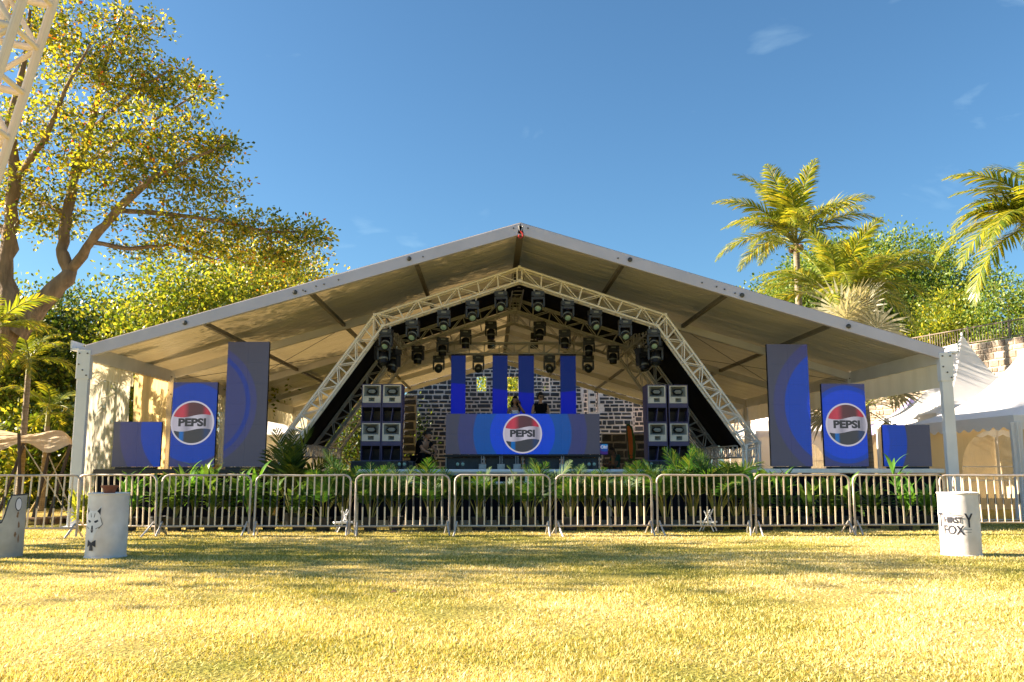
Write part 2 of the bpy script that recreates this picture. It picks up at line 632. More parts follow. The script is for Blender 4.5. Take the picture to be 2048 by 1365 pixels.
# ------------------------------------------------------------------ ground
def lawn_mat():
    m, nt, b = _new('lawn')
    n, l = nt.nodes, nt.links
    tc = n.new('ShaderNodeTexCoord')
    n1 = n.new('ShaderNodeTexNoise'); n1.inputs['Scale'].default_value = .33; n1.inputs['Detail'].default_value = 5
    n2 = n.new('ShaderNodeTexNoise'); n2.inputs['Scale'].default_value = 26; n2.inputs['Detail'].default_value = 6
    ra = n.new('ShaderNodeValToRGB')
    ra.color_ramp.elements[0].position = .38
    ra.color_ramp.elements[0].color = (.24, .23, .045, 1)
    ra.color_ramp.elements[1].position = .6
    ra.color_ramp.elements[1].color = (.50, .38, .13, 1)
    r2 = n.new('ShaderNodeValToRGB')
    r2.color_ramp.elements[0].position = .3
    r2.color_ramp.elements[0].color = (.45, .42, .36, 1)
    r2.color_ramp.elements[1].position = .62
    r2.color_ramp.elements[1].color = (1.1, 1.08, 1.0, 1)
    mx = n.new('ShaderNodeMixRGB'); mx.blend_type = 'MULTIPLY'; mx.inputs['Fac'].default_value = .9
    bp = n.new('ShaderNodeBump'); bp.inputs['Strength'].default_value = 1; bp.inputs['Distance'].default_value = .03
    for t in (n1, n2):
        l.new(tc.outputs['Object'], t.inputs['Vector'])
    l.new(n1.outputs['Fac'], ra.inputs['Fac'])
    l.new(n2.outputs['Fac'], r2.inputs['Fac'])
    l.new(n2.outputs['Fac'], bp.inputs['Height'])
    l.new(ra.outputs['Color'], mx.inputs['Color1'])
    l.new(r2.outputs['Color'], mx.inputs['Color2'])
    l.new(mx.outputs['Color'], b.inputs['Base Color'])
    l.new(bp.outputs['Normal'], b.inputs['Normal'])
    b.inputs['Roughness'].default_value = .95
    b.inputs['Specular IOR Level'].default_value = .1
    return m
g = MB()
def gz(x, y):
    return .025 * math.sin(x * .9 + 1.3) * math.sin(y * .8) if (abs(x) < 14 and 4 < y < 17) else 0.0
g.grid(lambda u, v: ((u - .5) * 40, -6 + v * 70, 0), 40, 70)
big = MB()
big.poly([(-500, -300, 0), (500, -300, 0), (500, 900, 0), (-500, 900, 0)])
lawn = big.build('lawn', lawn_mat())
tag(lawn, 'dry yellow green lawn in front of the stage', 'lawn', kind='structure')

def grass_mat():
    m = leaf_mat('grass_blades', [(0, (.33, .31, .06)), (.3, (.50, .43, .10)), (.62, (.70, .59, .24)), (1, (.82, .71, .42))], .35, .6, 1.15)
    nt = m.node_tree
    n, l = nt.nodes, nt.links
    tc = n.new('ShaderNodeTexCoord')
    no = n.new('ShaderNodeTexNoise'); no.inputs['Scale'].default_value = .33; no.inputs['Detail'].default_value = 5
    mr = n.new('ShaderNodeMapRange')
    mr.inputs['From Min'].default_value = .36; mr.inputs['From Max'].default_value = .62
    mr.inputs['To Min'].default_value = -.38; mr.inputs['To Max'].default_value = .38
    ad = n.new('ShaderNodeMath'); ad.operation = 'ADD'; ad.use_clamp = True
    ge = [x for x in n if x.type == 'NEW_GEOMETRY'][0]
    ra = [x for x in n if x.type == 'VALTORGB'][0]
    l.new(tc.outputs['Object'], no.inputs['Vector'])
    l.new(no.outputs['Fac'], mr.inputs['Value'])
    l.new(ge.outputs['Random Per Island'], ad.inputs[0])
    l.new(mr.outputs['Result'], ad.inputs[1])
    l.new(ad.outputs['Value'], ra.inputs['Fac'])
    return m
def make_grass():
    N = 430000
    # denser near the camera
    y = 4.8 + (nrg.random(N) ** 1.6) * 15.5
    half = y * .62 + 1.0
    x = (nrg.random(N) * 2 - 1) * half + y * .025
    h = .014 + .024 * nrg.random(N) ** 2
    wd = .0028 + .0025 * nrg.random(N) + y * .00024
    # trodden, thin patches
    pn = np.sin(x * 1.7 + 2 * np.sin(y * .9)) + np.sin(y * 2.3 + 1.5 * np.sin(x * .8 + 1)) + .8 * np.sin(x * 3.9 - y * 2.7) + .6 * np.sin(x * 6.1 + y * 7.3)
    keep = nrg.random(N) < np.clip(1.15 - .42 * pn, .16, 1)
    x, y, h, wd = x[keep], y[keep], h[keep], wd[keep]
    N = len(x)
    h = h * np.clip(1.0 - .12 * pn[keep], .6, 1.4)
    a = nrg.random(N) * 2 * np.pi
    lean = nrg.random(N) * .04
    la = nrg.random(N) * 2 * np.pi
    p = np.zeros((N, 3, 3))
    p[:, 0] = np.stack([x - np.cos(a) * wd, y - np.sin(a) * wd, np.zeros(N)], 1)
    p[:, 1] = np.stack([x + np.cos(a) * wd, y + np.sin(a) * wd, np.zeros(N)], 1)
    p[:, 2] = np.stack([x + np.cos(la) * lean, y + np.sin(la) * lean, h], 1)
    o = link('grass', quick(p.reshape(-1, 3), 3, 'grass', grass_mat()))
    tag(o, 'short dry grass blades of the lawn', 'grass', kind='stuff')
make_grass()

# ------------------------------------------------------------------ marquee
YF, BAY, NB = 20.0, 5.3, 5
XL, XR = at(170, 720, YF).x, at(1889, 720, YF).x
apx = at(1041, 446, YF)
XC, ZA = (XL + XR) / 2 + .0, apx.z
ZE = (at(165, 690, YF).z + at(1880, 697, YF).z) / 2
XC = apx.x
FR = [YF + BAY * i for i in range(NB + 1)]
mq = thing('marquee', 'large open fronted white frame marquee roofing the stage', 'marquee', (XC, YF, 0), worldparts=True)
WM = M['white_metal']
BOLT = MB().lathe([(.018, 0), (.018, .02), (.0, .024)], 8, rot=Matrix.Rotation(R(90), 3, 'X')).mesh('bolt', M['dark_metal'])
FIXING = MB().lathe([(.055, 0), (.055, .02), (.02, .03)], 12, rot=Matrix.Rotation(R(90), 3, 'X')).mesh('fixing', M['dark_metal'])
def zroof(x):
    return ZE + (ZA - ZE) * (1 - (abs(x - XC) / ((XC - XL) if x < XC else (XR - XC))))
for k, y in enumerate(FR):
    for sgn, X in ((-1, XL), (1, XR)):
        m = MB()
        d = Vector((XC - X, 0, ZA - ZE)).normalized()
        nrm = Vector((-d.z, 0, d.x)) * (1 if sgn < 0 else -1)
        if nrm.z < 0: nrm = -nrm
        dz = nrm * (-.15)
        m.beam(Vector((X, y, ZE)) + dz, Vector((XC, y, ZA)) + dz + Vector((0, 0, 0)), .12, .27 if k == 0 else .22, (0, 0, 1) )
        m.build('rafter', M['shaded_rafter'] if k == 0 else WM, mq, bevel=.008)
        p = MB()
        if sgn < 0 or k < 6:
            p.box((X + sgn * .0, y, (ZE - .3) / 2), (.25, .14, ZE - .3))
            p.box((X, y, .015), (.4, .4, .03))
        p.build('post', WM, mq, bevel=.008)
        b = MB()
        b.prism([(X - .16, ZE - .75), (X + .16, ZE - .75), (X + .16, ZE - .40), (X - sgn * .62, ZE - .02 - .1), (X - sgn * .62, ZE + .05), (X + sgn * .1, ZE - .08), (X + sgn * .17, ZE - .16)] if False else
                [(X - .15, ZE - .78), (X + .15, ZE - .78), (X + .15, ZE - .38 if sgn > 0 else ZE - .30), (X + .15, ZE - .12), (X - .15, ZE - .12)], y - .085, y + .085)
        br = b.build('corner_bracket', WM, mq, bevel=.006)
        if k < 3:
            for (bx, bz) in ((-.09, -.2), (.09, -.2), (-.09, -.45), (.09, -.7), (0, -.58)):
                o = link('bolt', BOLT, br)
                o.location = Vector((X + bx, y - .085, ZE + bz)) - mq.location
# purlins
for k in range(NB):
    y0, y1 = FR[k] + .06, FR[k + 1] - .06
    for s in range(9):
        f = s / 4 - 1
        x = XC + f * ((XC - XL) if f < 0 else (XR - XC))
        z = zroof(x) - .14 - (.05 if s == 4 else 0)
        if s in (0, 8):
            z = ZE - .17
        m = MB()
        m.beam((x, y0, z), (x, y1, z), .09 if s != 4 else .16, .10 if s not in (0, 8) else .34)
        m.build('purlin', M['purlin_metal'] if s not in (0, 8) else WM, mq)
# roof cloth, one sheet for each bay and slope
for k in range(NB):
    for sgn, X in ((-1, XL), (1, XR)):
        ph = rng.random() * 6
        def fn(u, v, X=X, k=k, ph=ph, sgn=sgn):
            x = XC + (X + sgn * .08 - XC) * u
            y = FR[k] - .03 + (BAY + (.0 if k < NB - 1 else .06)) * v
            edge = math.sin(math.pi * v)
            z = zroof(x) + .0 - .035 * edge * abs(math.sin(4 * math.pi * u)) + (.014 + .008 * math.sin(u * 7 + ph)) * edge * math.sin(v * 38 + 3 * math.sin(u * 4 + ph)) + .009 * edge * math.sin(v * 67 + 2 * math.sin(u * 5 + 2 * ph)) * math.sin(u * 11 + ph)
            return (x, y, z)
        m = MB().grid(fn, 40, 70)
        m.build('roof_sheet', M['roof_pvc'], mq, smooth=True)
# gutters and short side valances
for sgn, X in ((-1, XL), (1, XR)):
    m = MB()
    m.beam((X + sgn * .22, YF - .05, ZE - .1), (X + sgn * .22, FR[-1], ZE - .1), .2, .05)
    m.beam((X + sgn * .31, YF - .05, ZE - .0), (X + sgn * .31, FR[-1], ZE - .0), .03, .2)
    m.build('gutter', WM, mq)
    for k in range(NB):
        if sgn < 0 and k == 0:
            continue
        def fv(u, v, X=X, k=k, sgn=sgn):
            y = FR[k] + .1 + (BAY - .2) * u
            return (X + .02 * math.sin(u * 46), y, ZE - .28 - v * .62)
        MB().grid(fv, 60, 2).build('valance', M['valance'], mq, smooth=True)
# left side cloths of the first bays
def side_cloth(name, y0, y1, z0, z1, mat, amp=.035, folds=9, x=None):
    X = XL if x is None else x
    def fc(u, v):
        return (X + amp * math.sin(u * folds * 6.28 + .6 * math.sin(v * 5)) * (.4 + .6 * v), y0 + (y1 - y0) * u, z0 + (z1 - z0) * v)
    return MB().grid(fc, 70, 12).build(name, mat, mq, smooth=True)
side_cloth('valance', YF + .1, YF + 2.75, ZE - .7, ZE - .28, M['valance'], .03, 8)
side_cloth('clear_panel', YF + .1, YF + 2.62, .15, ZE - .7, M['clear_pvc'], .03, 2)
side_cloth('curtain', YF + 2.9, FR[1] - .08, .15, ZE - .28, M['curtain'], .05, 9)
side_cloth('clear_panel', FR[1] + .1, FR[2] - .1, 1.0, ZE - .9, M['clear_pvc'], .03, 2)
side_cloth('curtain', FR[1] + .1, FR[2] - .1, .15, 1.4, M['curtain'], .02, 5, XL + .02)
# fixings on the front rafter, ridge plate and hook
for (px, py) in ((370, 646), (590, 585), (818, 518), (1260, 520), (1484, 591), (1697, 653)):
    o = link('fixing', FIXING, mq)
    o.location = at(px, py, YF - .065) - mq.location
for (px, py) in ((606, 581), (611, 583), (632, 573), (648, 569), (677, 560), (846, 514), (1027, 457), (1056, 457), (1236, 517), (1404, 566), (1433, 574), (1449, 579), (1470, 587)):
    o = link('bolt', BOLT, mq)
    o.location = at(px, py, YF - .065) - mq.location
p = at(1041, 452, YF - .07)
m = MB()
m.tube([p + Vector((-.05, 0, 0)), p + Vector((-.02, -.01, -.13)), p + Vector((.02, -.01, -.13)), p + Vector((.05, 0, 0))], .012, 6, closed=True)
m.build('ridge_shackle', M['galv'], mq)
m = MB()
m.tube([p + Vector((.0, -.02, -.13)), p + Vector((.05, -.02, -.19)), p + Vector((.05, -.02, -.26)), p + Vector((0, -.02, -.30)), p + Vector((-.05, -.02, -.27)), p + Vector((-.03, -.02, -.23))], .022, 8)
m.build('hook', M['red'], mq, smooth=True)
# bracing wires in the second bay
for sgn, X in ((-1, XL), (1, XR)):
    xm = XC + (X - XC) * .5
    for a, b in (((X, FR[1]), (xm, FR[2])), ((X, FR[2]), (xm, FR[1]))):
        rod('brace_wire', (a[0], a[1], zroof(a[0]) - .3), (b[0], b[1], zroof(b[0]) - .2), .008, M['dark_metal'], mq, 6)

# ------------------------------------------------------------------ trusses
AL = M['alu_white']
def offset_poly(pts, d):
    """offset an open (x, z) polyline to its right by d with mitred corners"""
    out = []
    n = len(pts)
    for i in range(n):
        ds = []
        if i > 0: ds.append((Vector(pts[i]) - Vector(pts[i - 1])).normalized())
        if i < n - 1: ds.append((Vector(pts[i + 1]) - Vector(pts[i])).normalized())
        ns = [Vector((v.y, -v.x)) for v in ds]
        if len(ns) == 1:
            o = ns[0] * d
        else:
            b = (ns[0] + ns[1]).normalized()
            o = b * (d / max(.3, b.dot(ns[0])))
        out.append(tuple(Vector(pts[i]) + o))
    return out

def lattice(parent, a, b, c, d, n, mat, rc=.030, rb=.015, full=True):
    """box truss from four corner lines: a=(start,end) front outer, b front inner, c back outer, d back inner"""
    L = [(Vector(s), Vector(e)) for s, e in (a, b, c, d)]
    for s, e in L:
        rod('chord', s, e, rc, mat, parent)
    P = lambda k, t: L[k][0].lerp(L[k][1], t)
    for i in range(n + 1):
        t = (i + .12) / (n + .24)
        for k0, k1 in ((0, 1), (2, 3)):
            rod('strut', P(k0, t), P(k1, t), rb * 1.35, mat, parent, 6)
        if full:
            for k0, k1 in ((0, 2), (1, 3)):
                rod('strut', P(k0, t), P(k1, t), rb, mat, parent, 6)
        if i < n:
            t2 = (i + 1 + .12) / (n + .24)
            for k0, k1 in ((0, 1), (2, 3)):
                if i % 2: k0, k1 = k1, k0
                rod('diagonal_brace', P(k0, t).lerp(P(k1, t2), .04), P(k0, t).lerp(P(k1, t2), .96), rb, mat, parent, 6)

Y1, Y2, Y3 = 22.0, 26.2, 28.6
def xz(px, py, Y=Y1):
    p = at(px, py, Y)
    return (p.x, p.z)
LK, AP, RK = xz(749, 630), xz(1039, 535), xz(1331, 630)
LF, RF = xz(559, 884), xz(1519, 886)
OUTER = [(LF[0], .02), LF, LK, AP, RK, RF, (RF[0], .02)]
INNER = offset_poly(OUTER, .34)
def arch(Y, label, n_leg, n_top, mat=AL, depth=.30, rc=.028, rb=.014):
    t = thing('arch_truss', label, 'truss', (AP[0], Y, 0), worldparts=True, group='arched box trusses of the stage')
    for i in range(6):
        o0, o1, i0, i1 = OUTER[i], OUTER[i + 1], INNER[i], INNER[i + 1]
        y0, y1 = Y, Y + depth
        n = {0: 2, 1: n_leg, 2: n_top, 3: n_top, 4: n_leg, 5: 2}[i]
        lattice(t, ((o0[0], y0, o0[1]), (o1[0], y0, o1[1])), ((i0[0], y0, i0[1]), (i1[0], y0, i1[1])),
                ((o0[0], y1, o0[1]), (o1[0], y1, o1[1])), ((i0[0], y1, i0[1]), (i1[0], y1, i1[1])), n, mat, rc, rb)
    for X in (OUTER[0][0] + .17, OUTER[-1][0] - .17):
        MB().box((X, Y + .17, .012), (.6, .6, .024)).build('base_plate', M['galv'], t)
    for pts in (OUTER, INNER):
        for q in pts[1:-1]:
            for y in (Y, Y + depth):
                MB().box((q[0], y, q[1]), (.075, .075, .075)).build('corner_node', mat, t)
    return t
arch(Y1, 'front arched aluminium box truss, nearest of the three over the stage', 10, 7, AL, .30, .032, .016)
arch(Y2, 'middle arched box truss behind the black cloth tunnel', 9, 7, M['alu'])
arch(Y3, 'rear arched box truss, farthest of the three over the stage', 9, 7, M['alu'])

def straight_truss(name, label, P, Q, up, w, h, n, mat, group=None, rc=.022, rb=.012):
    P, Q = Vector(P), Vector(Q)
    t = thing(name, label, 'truss', P, worldparts=True, group=group)
    d = (Q - P).normalized()
    u = Vector(up)
    u = (u - d * u.dot(d)).normalized()
    s = d.cross(u)
    f = lambda a, b: (P + s * (a * w / 2) + u * (b * h / 2), Q + s * (a * w / 2) + u * (b * h / 2))
    lattice(t, f(-1, 1), f(-1, -1), f(1, 1), f(1, -1), n, mat, rc, rb)
    return t
def mid(a, b): return ((a[0] + b[0]) / 2, (a[1] + b[1]) / 2)
am, lm, rm = mid(AP, INNER[3]), mid(LK, INNER[2]), mid(RK, INNER[4])
lf, rf = mid(LF, INNER[1]), mid(RF, INNER[5])
grp = 'trusses running back between the arches'
straight_truss('link_truss', 'ridge truss running back from the front arch peak', (am[0], Y1 + .38, am[1] - .02), (am[0], Y3 - .04, am[1] - .02), (0, 0, 1), .3, .26, 12, M['alu'], grp)
straight_truss('link_truss', 'truss running back from the left knee of the front arch', (lm[0], Y1 + .38, lm[1]), (lm[0], Y3 - .04, lm[1]), (0, 0, 1), .28, .28, 12, M['alu'], grp)
straight_truss('link_truss', 'truss running back from the right knee of the front arch', (rm[0], Y1 + .38, rm[1]), (rm[0], Y3 - .04, rm[1]), (0, 0, 1), .28, .28, 12, M['alu'], grp)
straight_truss('link_truss', 'low truss at the foot of the left arch legs', (lf[0], Y1 + .38, lf[1] - .15), (lf[0], Y3 - .04, lf[1] - .15), (0, 0, 1), .3, .3, 14, AL, grp)
straight_truss('link_truss', 'low truss at the foot of the right arch legs', (rf[0], Y1 + .38, rf[1] - .15), (rf[0], Y3 - .04, rf[1] - .15), (0, 0, 1), .3, .3, 14, AL, grp)

# black cloth tunnel between front and middle arch
dr = thing('black_drape', 'black cloth lining between the front and middle arch trusses', 'drape', (AP[0], Y1 + .4, 0), worldparts=True)
OUT2 = offset_poly(OUTER, -.06)
for i in range(1, 5):
    a0, a1 = INNER[i], INNER[i + 1]
    b0, b1 = OUT2[i], OUT2[i + 1]
    def fd(u, v, a0=a0, a1=a1, b0=b0, b1=b1):
        x = (a0[0] + (a1[0] - a0[0]) * u) * (1 - v) + (b0[0] + (b1[0] - b0[0]) * u) * v
        z = (a0[1] + (a1[1] - a0[1]) * u) * (1 - v) + (b0[1] + (b1[1] - b0[1]) * u) * v
        return (x, Y1 + .36 + (Y2 - Y1 - .4) * v, z - .06 * math.sin(math.pi * v) + .015 * math.sin(u * 30) * math.sin(math.pi * v))
    MB().grid(fd, 30, 10).build('cloth_panel', M['black_cloth'], dr, smooth=True)
for i in (1, 2, 3, 4):
    a0, a1 = OUT2[i], OUT2[i + 1]
    def fd2(u, v, a0=a0, a1=a1):
        return (a0[0] + (a1[0] - a0[0]) * u, Y2 - .04 + (Y3 - Y2 - .3) * v, a0[1] + (a1[1] - a0[1]) * u - .03 * math.sin(math.pi * v))
    MB().grid(fd2, 12, 4).build('cloth_panel', M['black_cloth'], dr, smooth=True)

# horizontal lighting truss with the hanging screens
YT = 27.0
tl, tr_ = at(875, 698, YT), at(1181, 698, YT)
straight_truss('lighting_truss', 'straight horizontal box truss carrying the blue hanging screens', (tl.x, YT, tl.z), (tr_.x, YT, tr_.z), (0, 0, 1), .34, .34, 10, M['alu'])

# ------------------------------------------------------------------ stage
ZS = 1.2
SX0, SX1 = at(560, 945, 21.6).x, at(1500, 945, 21.6).x
st = thing('stage', 'main black stage deck under the arch trusses', 'stage', ((SX0 + SX1) / 2, 21.6, 0), worldparts=True)
nx = 7
for i in range(nx):
    a, b = SX0 + (SX1 - SX0) * i / nx, SX0 + (SX1 - SX0) * (i + 1) / nx
    MB().box(((a + b) / 2, 25.3, ZS - .05), (b - a - .012, 7.4, .1)).build('deck_panel', M['black'], st)
    MB().grid(lambda u, v, a=a, b=b: (a + (b - a) * u, 21.66 + .02 * math.sin(u * 40), .02 + (ZS - .12) * v), 24, 3).build('skirt', M['black_cloth'], st, smooth=True)
MB().box(((SX0 + SX1) / 2, 21.585, ZS - .05), (SX1 - SX0, .02, .05)).build('edge_strip', M['galv'], st)
# DJ riser
YB = 24.0
bx0, bx1 = at(888, 907, YB).x, at(1203, 907, YB).x
ZR = at(1045, 909, YB).z - .0
ri = thing('dj_riser', 'black riser with bright metal legs under the disc jockey booth', 'riser', ((bx0 + bx1) / 2, YB, ZS), worldparts=True)
MB().box(((bx0 + bx1) / 2, YB + .95, ZR - .04), (bx1 - bx0, 1.8, .06)).build('riser_deck', M['black'], ri)
for i in range(4):
    a = bx0 + (bx1 - bx0) * (i + .5) / 4
    MB().box((a, YB + .35, (ZS + ZR) / 2 - .04), ((bx1 - bx0) / 4 - .12, .3, ZR - ZS - .1)).build('black_case', M['charcoal'], ri, bevel=.012)
for i in range(5):
    a = bx0 + .05 + (bx1 - bx0 - .1) * i / 4
    for y in (YB + .08, YB + 1.78):
        rod('riser_leg', (a, y, ZS), (a, y, ZR - .07), .018, M['galv'], ri)
for px in (965, 1002, 1034, 1126):
    p = at(px, 932, YB - .25)
    s_ = thing('screen_foot', None, None, (p.x, YB - .25, ZS))
    tag(s_, 'square metal foot plate and strut under the booth screen, %s' % {965: 'leftmost of four', 1002: 'second from the left', 1034: 'third from the left', 1126: 'rightmost of four'}[px], 'foot', 'feet under the booth screen')
    MB().box((0, 0, .10), (.2, .12, .2)).build('foot_plate', M['galv'], s_, bevel=.01)
    for dx in (-.03, .03):
        rod('strut', (dx, .05, .2), (dx, .12, ZR - ZS - .05), .012, M['galv'], s_)
# side platforms
lp0, lp1 = at(190, 940, 20.9).x, at(548, 940, 20.9).x
pl = thing('side_platform', 'black side platform left of the stage carrying three screens', 'platform', ((lp0 + lp1) / 2, 20.7, 0), worldparts=True)
ZP = at(300, 939, 20.7).z
MB().box(((lp0 + lp1) / 2, 22.1, ZP - .05), (lp1 - lp0, 2.6, .1)).build('deck', M['black'], pl)
MB().grid(lambda u, v: (lp0 + .03 + (lp1 - lp0 - .06) * u, 20.84 + .02 * math.sin(u * 110), .02 + (ZP - .14) * v), 90, 3).build('skirt', M['black_cloth'], pl, smooth=True)
MB().grid(lambda u, v: (lp0 + .03, 20.84 + 2.4 * u, .02 + (ZP - .14) * v), 4, 3).build('skirt', M['black_cloth'], pl, smooth=True)
rp0, rp1 = at(1515, 942, 20.9).x, at(1885, 942, 20.9).x
pr = thing('side_platform', 'pale edged side platform right of the stage carrying three screens', 'platform', ((rp0 + rp1) / 2, 20.7, 0), worldparts=True)
ZP2 = at(1700, 938, 20.7).z
MB().box(((rp0 + rp1) / 2, 22.1, ZP2 - .05), (rp1 - rp0, 2.6, .1)).build('deck', M['alu_white'], pr, bevel=.01)
MB().grid(lambda u, v: (rp0 + .03 + (rp1 - rp0 - .06) * u, 20.9 + .02 * math.sin(u * 110), .02 + (ZP2 - .14) * v), 90, 3).build('skirt', M['black_cloth'], pr, smooth=True)

# ------------------------------------------------------------------ LED screens
GREY, SLATE, NAVY, MIDB, BLUE, BRIGHT = (.052, .054, .090), (.040, .046, .17), (.022, .030, .17), (.002, .075, .36), (.0, .046, .42), (.0, .055, .66)
E_ = dict(
    white=flat('led_white', (.05, .05, .05), .5, 0, (.62, .58, .68), LED),
    dark=flat('led_dark', (.03, .03, .035), .5, 0, (.035, .035, .042), LED))
def logo_mat(name, stops):
    m, nt, b = _new(name)
    n, l = nt.nodes, nt.links
    tc = n.new('ShaderNodeTexCoord')
    sp = n.new('ShaderNodeSeparateXYZ')
    mr = n.new('ShaderNodeMapRange')
    mr.inputs['From Min'].default_value = -.5
    mr.inputs['From Max'].default_value = .5
    ra = n.new('ShaderNodeValToRGB')
    el = ra.color_ramp.elements
    while len(el) < len(stops): el.new(.5)
    for e, (p, c) in zip(el, stops):
        e.position = p
        e.color = (*c, 1)
    l.new(tc.outputs['Object'], sp.inputs['Vector'])
    l.new(sp.outputs['X'], mr.inputs['Value'])
    l.new(mr.outputs['Result'], ra.inputs['Fac'])
    no = n.new('ShaderNodeTexNoise'); no.inputs['Scale'].default_value = 70
    mx = n.new('ShaderNodeMixRGB'); mx.blend_type = 'MULTIPLY'; mx.inputs['Fac'].default_value = .35
    l.new(tc.outputs['Object'], no.inputs['Vector'])
    l.new(ra.outputs['Color'], mx.inputs['Color1'])
    l.new(no.outputs['Fac'], mx.inputs['Color2'])
    l.new(mx.outputs['Color'], b.inputs['Emission Color'])
    b.inputs['Emission Strength'].default_value = LED * 1.1
    b.inputs['Base Color'].default_value = (.04, .04, .045, 1)
    return m
E_['red'] = logo_mat('led_red', [(0, (.5, .03, .06)), (.28, (.62, .05, .09)), (.42, (.12, .035, .045)), (.72, (.09, .035, .045)), (.82, (.55, .02, .06)), (1, (.35, .02, .04))])
E_['silver'] = logo_mat('led_silver', [(0, (.55, .50, .60)), (.2, (.62, .58, .68)), (.38, (.36, .34, .42)), (.55, (.66, .62, .72)), (.75, (.5, .47, .56)), (.86, (.28, .27, .34)), (1, (.6, .56, .66))])
E_['low'] = logo_mat('led_low', [(0, (.03, .04, .06)), (.2, (.03, .04, .06)), (.22, (.0, .16, .55)), (.29, (.0, .14, .5)), (.33, (.05, .05, .055)), (.74, (.05, .05, .06)), (.8, (.02, .05, .16)), (1, (.03, .04, .07))])

def globe_logo(parent, cx, cz, r, y):
    """round emblem: white ring, red top, silver waved band with lettering, dark bottom"""
    N = 48
    def disc(rad): return [(rad * math.cos(2 * math.pi * i / N), rad * math.sin(2 * math.pi * i / N)) for i in range(N)]
    def place(o, yy):
        o.location = (cx, yy, cz)
        o.scale = (r * 2, 1, r * 2)
    ring = MB().prism(disc(.5), -.002, .002).build('logo_ring', E_['white'], parent)
    place(ring, y - .004)
    rr = .462
    up = lambda x: .155 + .035 * math.sin((x / rr) * 3.0)
    lo = lambda x: -.165 + .035 * math.sin((x / rr) * 3.0)
    xs = [rr * (-1 + 2 * i / 60) for i in range(61)]
    ch = lambda x: math.sqrt(max(0, rr * rr - x * x))
    top = [(x, max(up(x), 0)) for x in xs if ch(x) > up(x)]
    topA = [(x, ch(x)) for x in reversed(xs) if ch(x) > up(x)]
    o = MB().prism(top + topA, -.001, .001).build('logo_top', E_['red'], ring); o.location = (0, -.005, 0)
    bot = [(x, lo(x)) for x in reversed(xs) if ch(x) > -lo(x)]
    botA = [(x, -ch(x)) for x in xs if ch(x) > -lo(x)]
    o = MB().prism(bot + botA, -.001, .001).build('logo_bottom', E_['low'], ring); o.location = (0, -.005, 0)
    bd = [(x, max(lo(x), -ch(x))) for x in xs] + [(x, min(up(x), ch(x))) for x in reversed(xs)]
    o = MB().prism(bd, -.001, .001).build('logo_band', E_['silver'], ring); o.location = (0, -.005, 0)
    me = text_mesh('PEPSI', .235, E_['dark'], .001, .0115, 0, 1.24)
    o = link('lettering', me, ring); o.location = (0, -.009, .0)

def led_screen(name, label, px0, px1, py_top, Y, zbot, rot, mat, group, thick=.09, logo=None):
    a, b = at(px0, 900, Y), at(px1, 900, Y)
    cx, w = (a.x + b.x) / 2, (b.x - a.x)
    h = at((px0 + px1) / 2, py_top, Y).z - zbot
    t = thing(name, label, 'screen', (cx, Y, zbot), rot, group)
    MB().box((0, thick / 2 + .004, h / 2), (w, thick, h)).build('cabinet', M['black'], t, bevel=.006)
    # display face made of cabinet-sized tiles
    tiles_x = max(1, round(w / .52)); tiles_z = max(1, round(h / .52))
    for i in range(tiles_x):
        for j in range(tiles_z):
            x0, x1 = -w / 2 + w * i / tiles_x, -w / 2 + w * (i + 1) / tiles_x
            z0, z1 = h * j / tiles_z, h * (j + 1) / tiles_z
            e = .0012
            me = MB().prism([(x0 + e, z0 + e), (x1 - e, z0 + e), (x1 - e, z1 - e), (x0 + e, z1 - e)], -.004, .004)
            me.build('display_tile', mat, t)
    MB().box((0, thick / 2, -.03), (w * .8, .3, .05)).build('foot_bar', M['black'], t)
    if logo:
        lp = at(logo[0], logo[1], Y)
        globe_logo(t, lp.x - cx, lp.z - zbot, logo[2] * Y / 1770, -.006)
    return t, cx, w, h
def ring_center(px, py, Y, pxa, pxb, zbot):
    p = at(px, py, Y)
    return (p.x - (at(pxa, 900, Y).x + at(pxb, 900, Y).x) / 2, p.z - zbot)
YS = 21.3
k_ = YS / 1770 / 4.0
gl, gr = 'screens on the left side platform', 'screens on the right side platform'
zb, zb2 = ZP + .055, ZP2 + .055
s1 = screen_mat('led_left_square', ring_center(386, 862, YS, 227, 320, zb), [(0, BLUE), (102 * k_, SLATE), (142 * k_, GREY)])
led_screen('led_screen', 'short square screen with grey and blue arcs on the left platform', 226, 320, 844, YS, zb, R(4), s1, gl)
s2 = screen_mat('led_left_logo', ring_center(386, 846, YS, 339, 430, zb), [(0, BLUE), (78 * k_, SLATE)])
led_screen('led_screen', 'mid height screen with round logo on the left platform', 339, 430, 765, YS, zb, R(-3), s2, gl, logo=(385, 846, 44))
s3 = screen_mat('led_left_tall', ring_center(386, 808, YS, 446, 531, zb), [(0, SLATE), (104 * k_, (.006, .03, .26)), (113 * k_, SLATE), (126 * k_, GREY)])
led_screen('led_screen', 'tallest dark grey blue screen on the left platform', 446, 531, 684, YS, zb, R(-3), s3, gl)
s4 = screen_mat('led_right_tall', ring_center(1693, 812, YS, 1541, 1625, zb2), [(0, BRIGHT), (80 * k_, BLUE), (127 * k_, SLATE), (150 * k_, GREY)])
led_screen('led_screen', 'tallest screen with blue arc on the right platform', 1541, 1625, 689, YS, zb2, R(3), s4, gr)
s5 = screen_mat('led_right_logo', ring_center(1693, 849, YS, 1648, 1737, zb2), [(0, BRIGHT), (70 * k_, BLUE), (78 * k_, SLATE)])
led_screen('led_screen', 'mid height screen with round logo on the right platform', 1648, 1737, 768, YS, zb2, R(3), s5, gr, logo=(1693, 850, 44))
